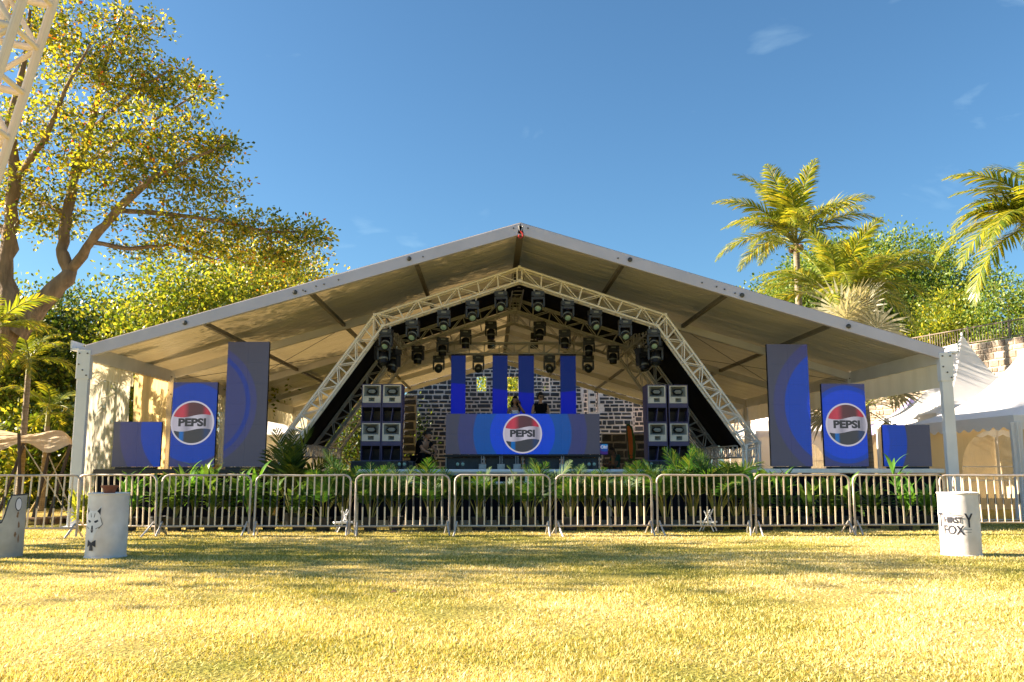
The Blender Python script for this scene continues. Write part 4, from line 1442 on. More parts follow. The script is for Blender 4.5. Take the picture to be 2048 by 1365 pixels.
def make_tree(name, label, base, limbs, blobs, ncl, lpc, lsize, clr, mat, seed, group=None, shell=.35, bark=None, up=.3, twig=.012, thick=1.0, asp=.5, cat='tree', flat_z=1.0):
    """limbs: list of [(point, radius), ...] in scene coordinates, first is the trunk.
    blobs: ellipsoids (center, (rx,ry,rz), weight). Leaf clusters fill the blobs and are tied to the limbs by twigs."""
    rg = np.random.default_rng(seed)
    base = Vector(base)
    t = thing(name, label, cat, base, 0, group, worldparts=True)
    tb = MB()
    nodes = []
    for lb in limbs:
        pts = [Vector(p) for p, r in lb]
        rs = [r for p, r in lb]
        # smooth and roughen
        P, Rr = [], []
        for i in range(len(pts) - 1):
            for k in range(4):
                f = k / 4
                p = pts[i].lerp(pts[i + 1], f)
                P.append(p + Vector(rg.normal(size=3)) * rs[i] * (.12 if 0 < k else .03)); Rr.append((rs[i] * (1 - f) + rs[i + 1] * f) * (1 + .06 * rg.normal()))
        P.append(pts[-1]); Rr.append(rs[-1])
        tb.tube(P, [r * thick for r in Rr], 10 if rs[0] > .08 else 7)
        nodes += [(p, r) for p, r in zip(P, Rr)][len(P) // 3:]
    # clusters
    w = np.array([b[2] for b in blobs], float); w /= w.sum()
    cl = []
    for bi, b in enumerate(blobs):
        n = max(1, int(ncl * w[bi]))
        d = rg.normal(size=(n, 3)); d /= np.linalg.norm(d, axis=1, keepdims=True)
        rad = (shell + (1 - shell) * rg.random(n)) ** (1 / 1.8)
        c = np.array(b[0])[None] + d * rad[:, None] * np.array(b[1])[None]
        cl.append(c)
    cl = np.concatenate(cl)
    N = np.array([tuple(p) for p, r in nodes]); Nr = [r for p, r in nodes]
    cen = N.mean(axis=0)
    order = np.argsort(np.min(np.linalg.norm(cl[:, None] - N[None], axis=2), axis=1)) if len(cl) * len(N) < 4e6 else np.arange(len(cl))
    NN = [N]
    allN = np.zeros((len(N) + len(cl) * 2, 3)); allN[:len(N)] = N; cnt = len(N)
    allR = np.zeros(len(allN)); allR[:len(N)] = Nr
    dirs = np.zeros((len(cl), 3))
    for ci in order:
        c = cl[ci]
        dd = np.linalg.norm(allN[:cnt] - c, axis=1)
        k = int(np.argmin(dd))
        a = Vector(allN[k]); b = Vector(c)
        L = (b - a).length
        mid_ = a.lerp(b, .5) + Vector((0, 0, -.06 * L)) + Vector(rg.normal(size=3)) * L * .07
        r0 = min(allR[k] * .6, twig * (1 + L * .8)); r0 = max(r0, twig * .5)
        if L > .02:
            tb.tube([a, mid_, b], [r0, r0 * .8, twig * .4], 4, cap=False)
        allN[cnt] = mid_; allR[cnt] = r0 * .8; cnt += 1
        allN[cnt] = c; allR[cnt] = r0 * .5; cnt += 1
        v = b - mid_
        dirs[ci] = v.normalized() if v.length > 1e-5 else (0, 0, 1)
    tb.build('trunk', bark or M['bark'], t, smooth=True)
    n = len(cl) * lpc
    cc = np.repeat(cl, lpc, axis=0)
    off = rg.normal(size=(n, 3)) * np.array([1, 1, flat_z]) * clr
    pos = cc + off
    ld = off / (np.linalg.norm(off, axis=1, keepdims=True) + 1e-6) + rg.normal(size=(n, 3)) * .5 + np.repeat(dirs, lpc, axis=0) * .4
    ld[:, 2] += up * rg.random(n) - .1
    ld /= np.linalg.norm(ld, axis=1, keepdims=True) + 1e-9
    q = leaf_quads(pos, ld, np.full(n, lsize), rg, asp) - np.array(tuple(base))[None]
    link('crown', quick(q, 4, 'crown', mat), t)
    return t

def blob(px, py, Y, rx, ry, rz, w=None):
    """ellipsoid whose centre is seen at a pixel, radii in metres"""
    p = at(px, py, Y)
    return ((p.x, p.y, p.z), (rx, ry, rz), w or rx * ry * rz)

# ---- big almond tree on the left
YA = 24.0
A = lambda px, py, dy=0: at(px, py, YA + dy)
base = Vector((A(-62, 900).x, YA, 0))
limbs = [
    [(base, .30), (A(-42, 800), .27), (A(-2, 710), .27), (A(28, 645), .30)],
    [(A(34, 668), .30), (A(80, 612), .25), (A(135, 556), .22), (A(142, 530, .2), .20)],
    [(A(140, 545), .17), (A(122, 500), .16), (A(133, 430), .15), (A(150, 350, .2), .13), (A(180, 260, .4), .11), (A(196, 190, .5), .08), (A(215, 110, .5), .05), (A(240, 40, .6), .03)],
    [(A(142, 540), .14), (A(185, 480, -.4), .13), (A(235, 420, -.8), .11), (A(300, 360, -1.2), .08), (A(380, 320, -1.5), .05), (A(450, 290, -1.5), .03)],
    [(A(235, 420, -.8), .07), (A(330, 428, -.6), .06), (A(430, 440, -.3), .045), (A(540, 465, 0), .035), (A(640, 462, .2), .02)],
    [(A(185, 485, -.4), .07), (A(260, 498, .6), .06), (A(340, 490, 1.2), .045), (A(430, 520, 1.6), .03)],
    [(A(25, 645), .30), (A(8, 560), .26), (A(18, 470), .2), (A(30, 360, -.4), .16), (A(20, 240, -.6), .12), (A(50, 120, -.6), .07), (A(60, 20, -.5), .04)],
    [(A(18, 470), .12), (A(-70, 400, .6), .10), (A(-160, 330, 1), .06)],
    [(A(30, 360, -.4), .10), (A(90, 280, -1.2), .08), (A(130, 180, -1.8), .05), (A(180, 90, -2), .03)],
    [(A(150, 350, .2), .08), (A(230, 290, 1.2), .06), (A(310, 240, 1.8), .045), (A(390, 190, 2.2), .03)],
    [(A(180, 260, .4), .06), (A(260, 190, -.6), .05), (A(340, 140, -1), .03)],
    [(A(133, 430), .08), (A(70, 400, 1.5), .06), (A(0, 330, 2.5), .04)],
]
B = [blob(200, 130, YA, 2.0, 2.2, 1.1, 9), blob(90, 60, YA, 2.0, 2.2, 1.5, 9), blob(260, 60, YA + .4, 1.1, 1.2, .8, 3), blob(310, 185, YA, 1.6, 1.8, .75, 6), blob(400, 175, YA + 1.8, .75, .8, .32, 1.6),
     blob(130, 250, YA - .5, 2.0, 2.2, 1.2, 9), blob(330, 290, YA - .8, 1.9, 2.0, .9, 8), blob(430, 290, YA - 1.4, .7, .8, .4, 1.6), blob(240, 350, YA - .6, 2.0, 2.0, .9, 7),
     blob(400, 370, YA - .6, 1.3, 1.7, .7, 5), blob(30, 390, YA, 1.9, 2.4, 1.6, 7), blob(-120, 260, YA + .5, 2.4, 2.6, 2.6, 9), blob(330, 445, YA - .2, 1.7, 1.8, .45, 4),
     blob(490, 455, YA, 1.5, 1.5, .45, 4), blob(610, 470, YA + .2, .95, .9, .33, 2.4), blob(560, 515, YA + .8, 1.5, 1.2, .42, 4), blob(420, 500, YA + 1.4, 1.6, 1.4, .5, 4), blob(120, 430, YA + .6, 1.4, 1.8, .7, 2.6), blob(60, -60, YA, 3.0, 2.6, 1.6, 6), blob(290, 500, YA + 1.6, 1.3, 1.3, .4, 1.6)]
make_tree('almond_tree', 'tall spreading tree with yellowing leaves at the left', base, limbs, B, 2000, 18, .125, .145, G_ALMOND, 11, shell=.0, flat_z=.6, twig=.011, asp=.55)

# ---- trees behind the tan canopy and beside the marquee
def simple_tree(name, label, px, Y, top_py, w_m, mat, seed, ncl, lpc, lsize, clr=.4, base_py=None, group=None, spread=1.0, low=.35, cat='tree', shell=.35, nb=9):
    """a trunk with forking limbs under a crown of several lobes"""
    rg = random.Random(seed)
    g0 = at(px, 900, Y)
    H = at(px, top_py, Y).z
    bs = Vector((g0.x, Y, 0))
    fork = bs + Vector((rg.uniform(-.2, .2), 0, H * low))
    r0 = .035 * H * .55
    limbs = [[(bs, r0 * 1.3), (bs.lerp(fork, .5) + Vector((rg.uniform(-.1, .1), 0, 0)), r0), (fork, r0 * .8)]]
    bl = []
    for i in range(nb):
        a = i * 2.4 + rg.uniform(-.4, .4)
        rr = w_m * .5 * rg.uniform(.25, .68) * spread
        zc = H * rg.uniform(low + .12, .86) if i else H * .84
        if i == 0: rr *= .3
        c = bs + Vector((math.cos(a) * rr, math.sin(a) * rr, zc))
        s = w_m * rg.uniform(.22, .30)
        sz = min(s * rg.uniform(.6, .8), H - zc) if H - zc > .5 else s * .6
        bl.append((tuple(c), (s, s, max(.5, sz)), s * s * max(.5, sz)))
        limbs.append([(fork, r0 * .5), (fork.lerp(c, .5) + Vector((0, 0, -.1 * rr)), r0 * .35), (c, r0 * .12)])
    return make_tree(name, label, bs, limbs, bl, ncl, lpc, lsize, clr, mat, seed, group, shell=shell, twig=.012, cat=cat, asp=.6)
gt = 'trees behind the marquee on the left'
simple_tree('broadleaf_tree', 'bright green tree just left of the marquee eave', 330, 33, 520, 8.5, G_BRIGHT, 21, 620, 36, 0.158, .42, group=gt)
simple_tree('broadleaf_tree', 'yellow green tree above the left marquee roof', 520, 38, 490, 8.0, G_ALMOND, 22, 560, 32, 0.158, .42, group=gt)
simple_tree('broadleaf_tree', 'dark tree behind the tan canopy', 60, 34, 590, 8.0, G_DARK, 23, 620, 36, 0.158, .42, group=gt)
simple_tree('broadleaf_tree', 'dark leafy tree beside the left marquee post', 190, 38, 600, 8.5, G_DARK, 24, 640, 36, 0.165, .42, group=gt, low=.2)
simple_tree('broadleaf_tree', 'bushy tree at the far left edge', -110, 31, 560, 8.0, G_BRIGHT, 25, 480, 32, 0.158, .42, group=gt, low=.2)
simple_tree('broadleaf_tree', 'small tree glimpsed under the left eave behind the arch foot', 640, 54, 760, 8, G_DARK, 26, 380, 32, 0.198, .5, group=gt, low=.1)
gu = 'low bushes behind the tan canopy'
simple_tree('bush', 'low bush behind the tan canopy at the left edge', 10, 29, 840, 5.5, G_BRIGHT, 31, 300, 16, .18, .3, group=gu, low=.05, cat='bush')
simple_tree('bush', 'low bush left of the clear marquee panel', 110, 30, 830, 5.0, G_DARK, 32, 300, 16, .18, .3, group=gu, low=.05, cat='bush')
simple_tree('bush', 'low bush seen through the clear marquee panel', 215, 31, 815, 5.5, G_BRIGHT, 33, 320, 16, .18, .3, group=gu, low=.05, cat='bush')
simple_tree('bush', 'low bush beyond the second marquee post', 350, 34, 830, 6.5, G_BRIGHT, 34, 300, 16, .18, .3, group=gu, low=.05, cat='bush')
# behind the ruin
simple_tree('broadleaf_tree', 'sunlit tree seen through the ruin windows', 1010, 60, 700, 9, G_BRIGHT, 35, 420, 32, 0.198, .5, low=.15)
simple_tree('broadleaf_tree', 'dark tree behind the left loudspeakers', 740, 50, 800, 7, G_DARK, 36, 300, 32, 0.185, .45, low=.05)
# ---- right side
gr_ = 'trees above the stone wall on the right'
simple_tree('round_tree', 'large rounded green tree behind the palms', 1760, 66, 465, 15.5, G_ROUND, 41, 1500, 44, 0.238, .5, group=gr_, shell=.5, nb=14)
simple_tree('round_tree', 'lower green tree left of the palms above the marquee roof', 1600, 60, 535, 9, G_ROUND, 42, 620, 40, 0.218, .45, group=gr_, shell=.5)
simple_tree('round_tree', 'bright fern leaved tree right of the palms', 1900, 56, 570, 7, G_BRIGHT, 43, 620, 40, 0.198, .42, group=gr_, shell=.4)
simple_tree('round_tree', 'pale green bushy tree at the right edge', 2030, 52, 525, 8.5, G_ROUND, 44, 800, 40, 0.198, .42, group=gr_, shell=.4, low=.2)
simple_tree('round_tree', 'dark tree filling the gap behind the pagoda tent peak', 1850, 62, 600, 9, G_DARK, 45, 520, 40, 0.224, .5, group=gr_, shell=.4, low=.1)
# ---- trees left of the view whose shade falls across the lawn
simple_tree('shade_tree', 'tall shade tree left of the view beside the lawn', -900, 16.2, 20, 7.5, G_BRIGHT, 51, 250, 7, .28, .42, low=.42, shell=.15)
simple_tree('shade_tree', 'second shade tree farther left beyond the lawn', -2000, 15.2, -600, 8.5, G_BRIGHT, 52, 260, 7, .28, .42, low=.45, shell=.15)
simple_tree('shade_tree', 'third shade tree left of the marquee out of view', -420, 23.0, 520, 6.0, G_BRIGHT, 53, 300, 9, .24, .4, low=.3, shell=.15)

# ------------------------------------------------------------------ palms
def frond_mesh(name, L, arch_, n, ll, mat, droop=.4, width=.035, seed=0, taper=True, spread=58, petiole=.15, stem=.02):
    """arching leaf: local x outwards, z up"""
    rg = random.Random(seed)
    mb = MB()
    pts = []
    ang = arch_[0]
    p = Vector((0, 0, 0))
    K = 16
    for i in range(K + 1):
        pts.append(p.copy())
        f = i / K
        ang = arch_[0] + (arch_[1] - arch_[0]) * f ** 1.3
        p = p + Vector((math.cos(ang), .015 * math.sin(f * 5 + seed), math.sin(ang))) * (L / K)
    mb.tube(pts, [stem * (1 - .85 * i / K) for i in range(K + 1)], 5, mi=1)
    for i in range(n):
        f = petiole + (1 - petiole) * (i + .5) / n
        k = min(K - 1, int(f * K)); fr = f * K - k
        o = pts[k].lerp(pts[k + 1], fr)
        d = (pts[k + 1] - pts[k]).normalized()
        for s in (-1, 1):
            sidev = Vector((0, s, 0))
            upv = d.cross(sidev) * (s) if False else Vector((-d.z, 0, d.x))
            sp = R(spread) * (1 - .45 * f) + rg.uniform(-.1, .1)
            dirv = (d * math.cos(sp) + sidev * math.sin(sp) + upv * rg.uniform(.0, .28)).normalized()
            l_ = ll * (math.sin(math.pi * min(1, .12 + .88 * f)) ** .55 if taper else 1) * rg.uniform(.85, 1.1) * (1 - .25 * f)
            w = width * (.7 + .5 * math.sin(math.pi * f))
            q = [o]
            pp = o.copy()
            dv = dirv.copy()
            for j in range(3):
                dv = (dv + Vector((0, 0, -droop * (.15 + .45 * j / 2) * rg.uniform(.7, 1.3)))).normalized()
                pp = pp + dv * l_ / 3
                q.append(pp.copy())
            nv = d * w
            i0 = len(mb.v)
            mb.v += [tuple(q[0] - nv * .3), tuple(q[0] + nv * .3), tuple(q[1] + nv * .5), tuple(q[1] - nv * .5), tuple(q[2] + nv * .4), tuple(q[2] - nv * .4), tuple(q[3])]
            mb.f += [(i0, i0 + 1, i0 + 2, i0 + 3), (i0 + 3, i0 + 2, i0 + 4, i0 + 5), (i0 + 5, i0 + 4, i0 + 6)]
            mb.m += [0, 0, 0]
    return mb.mesh(name, [mat, M['stem_green']])

def place_frond(me, parent, loc, az, pitch=0.0, roll=0.0, sc=1.0, name='frond'):
    o = link(name, me, parent)
    o.location = loc
    o.rotation_euler = (Matrix.Rotation(az, 3, 'Z') @ Matrix.Rotation(-pitch, 3, 'Y') @ Matrix.Rotation(roll, 3, 'X')).to_euler()
    o.scale = (sc,) * 3
    return o
COCO = [frond_mesh('coconut_frond', 4.3, (R(a), R(b)), 54, 1.1, G_PALM, .5, .075, i, petiole=.18, stem=.045) for i, (a, b) in enumerate(((75, 10), (50, -25), (35, -55), (15, -75)))]
def coconut_palm(label, px, py, Y, n, seed, sc=1.0, fronds=None, group='coconut palms', lean=(0, 0), cr=.17):
    rg = random.Random(seed)
    c = at(px, py, Y)
    b = Vector((c.x + lean[0], Y + lean[1], 0))
    t = thing('coconut_palm', label, 'palm tree', b, 0, group)
    top = c - b
    K = 26
    pts = [Vector((top.x * (i / K) ** 1.5, top.y * (i / K) ** 1.5, top.z * i / K)) for i in range(K + 1)]
    MB().tube(pts, [cr * (1.25 - .45 * i / K) * (1.07 if i % 2 else 1) for i in range(K + 1)], 12).build('trunk', M['palm_bark'], t, smooth=True)
    mb = MB()
    for i in range(7):
        a = i * .9
        mb.lathe([(0, -.16), (.09, -.12), (.13, 0), (.09, .11), (0, .15)], 10, top + Vector((math.cos(a) * .24, math.sin(a) * .24, -.2 - .08 * (i % 2))))
    mb.build('coconut_cluster', M['wood_dark'], t, smooth=True)
    for i in range(n):
        if fronds and i < len(fronds):
            az, v, pit, s = fronds[i]
        else:
            az, v, pit, s = i * 2.399 + rg.uniform(-.2, .2), rg.choice((0, 1, 1, 2, 2, 3)), rg.uniform(-.15, .15), rg.uniform(.85, 1.08)
        place_frond(COCO[v], t, top + Vector((math.cos(az) * .08, math.sin(az) * .08, .05)), az, pit, rg.uniform(-.3, .3), s * sc)
    return t
coconut_palm('tall coconut palm standing clear above the round tree', 1592, 488, 40, 24, 3, .98, fronds=[(R(100), 0, .1, 1.05), (R(-80), 0, .15, 1), (R(170), 0, .05, 1.1), (R(185), 1, .1, 1.1), (R(200), 2, .1, 1), (R(5), 0, -.35, 1.15), (R(-10), 1, .2, 1.1), (R(240), 0, .0, 1.05), (R(-120), 1, .2, 1.05), (R(215), 3, .1, .85), (R(250), 2, 0, .9), (R(130), 0, .2, 1.0)])
coconut_palm('lower yellow green coconut palm right of the tall one', 1672, 598, 36, 24, 5, .98)
coconut_palm('coconut palm with drooping fronds at the right edge', 2110, 455, 30, 22, 8, 1.05, fronds=[(R(175), 1, -.05, .9), (R(188), 2, -.1, 1.0), (R(200), 3, -.05, 1.15), (R(180), 2, .15, .85), (R(165), 3, .1, 1), (R(195), 3, -.35, 1.15), (R(225), 3, -.1, 1.1), (R(150), 3, .1, 1), (R(182), 3, .3, .95), (R(210), 2, -.3, 1.1)])
def fan_leaf_mesh(name, mat, r=1.0, n=30, pet=.9, seed=0):
    rg = random.Random(seed)
    mb = MB()
    mb.tube([(0, 0, 0), (pet * .5, 0, .03), (pet, 0, 0)], .022, 5, mi=1)
    o = Vector((pet, 0, 0))
    for i in range(n):
        a = R(-125 + 250 * i / (n - 1))
        d = Vector((math.cos(a), math.sin(a), .12 * math.cos(i * math.pi)))
        l_ = r * rg.uniform(.88, 1.05)
        s = Vector((-math.sin(a), math.cos(a), 0)) * (r * R(250) / n * .5)
        m1 = o + d * l_ * .6
        tip = o + d * l_ + Vector((0, 0, -.14 * r))
        i0 = len(mb.v)
        mb.v += [tuple(o), tuple(m1 - s * .62), tuple(tip), tuple(m1 + s * .62)]
        mb.f.append((i0, i0 + 1, i0 + 2, i0 + 3)); mb.m.append(0)
    return mb.mesh(name, [mat, M['stem_green']])
FAN = fan_leaf_mesh('fan_leaf', G_SILVER, 1.25, 34, 1.3, 1)
def fan_palm(label, px, py, Y, n, seed, sc=1.0):
    rg = random.Random(seed)
    c = at(px, py, Y)
    t = thing('fan_palm', label, 'palm tree', (c.x, Y, 0), 0)
    MB().tube([(0, 0, 0), (.05, 0, c.z * .5), (0, 0, c.z)], [.26, .22, .22], 12).build('trunk', M['palm_bark'], t, smooth=True)
    for i in range(n):
        az = i * 2.399
        place_frond(FAN, t, (0, 0, c.z - .1), az, R(rg.uniform(-35, 75)), R(rg.uniform(-50, 50)), sc * rg.uniform(.85, 1.1), 'fan_leaf')
    return t
fan_palm('silvery fan palm rising behind the right marquee roof', 1700, 680, 34, 22, 4, 1.0)
fan_palm('low fan palm seen under the right marquee eave', 1725, 812, 30, 18, 6, .95)
# thin palms on the left
MAN = [frond_mesh('manila_frond', 1.5, (R(a), R(b)), 30, .42, G_PALM, .5, .04, 20 + i, petiole=.12, stem=.02) for i, (a, b) in enumerate(((60, -30), (35, -60), (10, -80)))]
def thin_palm(label, px, py, Y, n, seed, sc=1.0, group='thin palms on the left'):
    rg = random.Random(seed)
    c = at(px, py, Y)
    t = thing('thin_palm', label, 'palm tree', (c.x, Y, 0), 0, group)
    K = 18
    MB().tube([(0, 0, c.z * i / K) for i in range(K + 1)], [(.10 - .03 * i / K) * (1.12 if i % 2 else 1) for i in range(K + 1)], 10).build('trunk', M['palm_bark'], t, smooth=True)
    MB().tube([(0, 0, c.z - .05), (0, 0, c.z + .35)], [.075, .06], 10).build('crownshaft', M['stem_green'], t, smooth=True)
    for i in range(n):
        place_frond(MAN[rg.choice((0, 0, 1, 1, 2))], t, (0, 0, c.z + .33), i * 2.399, rg.uniform(-.1, .2), rg.uniform(-.3, .3), sc * rg.uniform(.85, 1.1))
    return t
thin_palm('thin ringed palm left of the marquee post', 57, 745, 25, 13, 2, 1.05)
thin_palm('palm with bright fronds at the left picture edge', -20, 690, 22, 13, 3, 1.25)
thin_palm('short palm behind the tan canopy', 95, 850, 27, 12, 5, 1.15)

# ------------------------------------------------------------------ potted plants behind the barriers
ARE = [frond_mesh('areca_frond', 1.0, (R(a), R(b)), 30, .36, G_ARECA, .35, .019, 40 + i, petiole=.38, stem=.011) for i, (a, b) in enumerate(((86, 50), (78, 10), (70, -15)))]
pot_me = MB().lathe([(.13, 0), (.17, .26), (.185, .26), (.185, .29), (.16, .29), (.15, .25), (0, .25)], 18).mesh('plant_pot', M['pot_black'], smooth=True)
def areca(px, Y, h, n, seed, label, name='potted_palm', group='potted palms along the stage front', mats=None):
    rg = random.Random(seed)
    x = at(px, 1000, Y).x
    t = thing(name, label, 'potted palm', (x, Y, 0), rg.uniform(0, 6), group)
    link('pot', pot_me, t)
    for i in range(n):
        az = i * 2.399 + rg.uniform(-.3, .3)
        v = rg.choice((0, 0, 1, 1, 2))
        place_frond((mats or ARE)[v], t, (math.cos(az) * .05, math.sin(az) * .05, .24), az, rg.uniform(-.05, .12), rg.uniform(-.3, .3), (h - .2) * rg.uniform(.72, 1.08))
    return t
APX = [(648, 1.35), (690, 1.75), (742, 1.45), (792, 1.4), (862, 1.5), (905, 1.42), (958, 1.3), (1008, 1.25), (1058, 1.5), (1092, 1.55), (1140, 1.45), (1180, 1.5), (1238, 1.4), (1285, 1.5), (1330, 1.6), (1385, 1.75), (1432, 1.85), (1470, 1.45)]
for i, (px, h) in enumerate(APX):
    areca(px, 18.7 + .25 * (i % 2), h * .97, 11 + i % 4, 60 + i, '%s potted palm from the left along the stage front' % (ORD + ['thirteenth', 'fourteenth', 'fifteenth', 'sixteenth', 'seventeenth', 'eighteenth'])[i])
areca(585, 20.4, 2.15, 16, 90, 'tall dark potted palm beside the left arch foot', group=None, mats=[frond_mesh('dark_frond', 1.0, (R(a), R(b)), 20, .34, G_DARK, .3, .03, 70 + i, petiole=.35, stem=.012) for i, (a, b) in enumerate(((84, 55), (76, 15), (66, -10)))])

def blade_mesh(name, L, w, mat, a0, a1, seed):
    mb = MB()
    K = 5
    p = Vector((0, 0, 0)); pts = []
    for i in range(K + 1):
        pts.append(p.copy())
        an = a0 + (a1 - a0) * i / K
        p = p + Vector((math.cos(an), 0, math.sin(an))) * L / K
    prof = [.25, .8, 1, .85, .5, .02]
    i0 = 0
    for i in range(K + 1):
        mb.v += [tuple(pts[i] + Vector((0, -w * prof[i] / 2, .12 * w * prof[i]))), tuple(pts[i]), tuple(pts[i] + Vector((0, w * prof[i] / 2, .12 * w * prof[i])))]
    for i in range(K):
        a = i * 3
        mb.f += [(a, a + 1, a + 4, a + 3), (a + 1, a + 2, a + 5, a + 4)]; mb.m += [0, 0]
    return mb.mesh(name, mat, smooth=True)
G_ROSETTE = leaf_mat('rosette_leaves', [(0, (.05, .15, .02)), (.5, (.09, .24, .03)), (.85, (.18, .33, .04)), (1, (.36, .42, .06))], .4, .45)
BLD = {}
for nm, mt, w in (('shrub', G_SHRUB, .10), ('areca', G_ROSETTE, .08), ('lime', G_LIME, .14), ('wide', G_SHRUB, .19)):
    BLD[nm] = [blade_mesh('leaf_' + nm, .5, w, mt, R(a), R(b), 1) for a, b in ((75, 20), (50, -25), (25, -45))]
def leafy(px, Y, h, nst, nlf, kind, seed, label, lsc=1.0, name='leafy_plant', pot=True, group='leafy plants before the side platforms'):
    rg = random.Random(seed)
    x = at(px, 1000, Y).x
    t = thing(name, label, 'potted plant', (x, Y, 0), 0, group)
    if pot: link('pot', pot_me, t)
    z0 = .22 if pot else 0
    for s in range(nst):
        a = s * 2.4 + rg.random()
        tip = Vector((math.cos(a) * rg.uniform(.05, .26), math.sin(a) * rg.uniform(.05, .2), z0 + (h - z0) * rg.uniform(.55, 1.0) - .25))
        MB().tube([(0, 0, z0), tip.lerp(Vector((0, 0, z0)), .45) + Vector((.02, 0, 0)), tip], [.013, .010, .006], 5).build('stem', M['stem_green'], t)
        for k in range(nlf):
            f = .35 + .65 * k / max(1, nlf - 1)
            o = Vector((0, 0, z0)).lerp(tip, f)
            place_frond(BLD[kind][rg.choice((0, 1, 1, 2)) if k < nlf - 3 else 0], t, o, k * 2.399 + rg.uniform(-.3, .3), rg.uniform(-.2, .2), 0, lsc * rg.uniform(.6, 1.0), 'leaf')
    return t
LP_ = [(262, 1.2, 5, 9, 'areca', 'narrow leaved potted plant left of the logo screen'), (318, 1.1, 5, 9, 'shrub', 'dark potted plant by the first barrier joint on the left'), (352, 1.25, 5, 10, 'shrub', 'bushy potted plant below the left logo screen'), (388, 1.5, 4, 14, 'areca', 'tall plant with bright leaf rosettes below the left logo screen'), (425, 1.42, 4, 12, 'shrub', 'spiky potted plant between the two left tall screens'), (462, 1.15, 5, 9, 'wide', 'broad leaved plant below the tallest left screen'), (500, 1.38, 4, 12, 'areca', 'bright rosette plant below the right edge of the tallest left screen'), (540, 1.2, 5, 9, 'wide', 'broad leaved plant left of the arch foot'), (600, 1.05, 5, 9, 'wide', 'broad leaved plant below the left arch foot'),
       (1492, 1.55, 5, 12, 'areca', 'tall bright plant at the right arch foot'), (1530, 1.4, 6, 10, 'wide', 'broad leaved plant at the left end of the right platform'), (1572, 1.3, 5, 10, 'areca', 'green plant below the tallest right screen'), (1612, 1.0, 5, 8, 'shrub', 'low dark plant below the tallest right screen'), (1655, 1.05, 5, 9, 'shrub', 'low dark plant below the right logo screen'), (1700, 1.15, 5, 9, 'wide', 'broad leaved plant below the right logo screen'), (1745, 1.05, 5, 9, 'shrub', 'low dark plant right of the right logo screen'), (1808, 1.5, 3, 14, 'areca', 'plant with a high leaf rosette below the short right screen'), (1850, 1.1, 5, 9, 'areca', 'green plant by the right marquee post')]
for i, (px, h, ns_, nl, kd, lb) in enumerate(LP_):
    leafy(px, 18.75 + .35 * (i % 2), h, ns_ + 1, nl, kd, 100 + i, lb, 1.2 if kd != 'wide' else .95)
leafy(165, 17.9 + .6, 1.0, 7, 10, 'lime', 140, 'lime and white leaved bush at the left marquee post', .8, 'variegated_bush', False, None)
leafy(188, 19.3, .9, 6, 9, 'lime', 141, 'second pale leaved bush right behind the lime one', .75, 'variegated_bush', False, None)

# ------------------------------------------------------------------ stone walls
def stone_variants(mats, tagname, nvar=4):
    out = []
    rg = random.Random(99)
    for mt in mats:
        for k in range(nvar):
            mb = MB()
            j = lambda a: rg.uniform(-a, a)
            bx = [(-.5, -.5), (.5, -.5), (.5, .5), (-.5, .5)]
            mid_ = [(x * .97 + j(.035), z * .94 + j(.05)) for x, z in bx]
            fr = [(x * .88 + j(.03), z * .80 + j(.04)) for x, z in mid_]
            V = [(x, .5, z) for x, z in mid_] + [(x, -.25, z) for x, z in mid_] + [(x, -.5 + j(.12), z) for x, z in fr]
            mb.v += V
            for a in (0, 4):
                for i in range(4):
                    mb.f.append((a + i, a + (i + 1) % 4, a + 4 + (i + 1) % 4, a + 4 + i)); mb.m.append(0)
            mb.f.append((8, 9, 10, 11)); mb.m.append(0)
            out.append(mb.mesh('stone_' + tagname, mt))
    return out
DARK_ST = stone_variants([M['basalt0'], M['basalt1'], M['basalt2']], 'dark')
TAN_ST = stone_variants([M['tan_stone0'], M['tan_stone1'], M['tan_stone2']], 'tan')
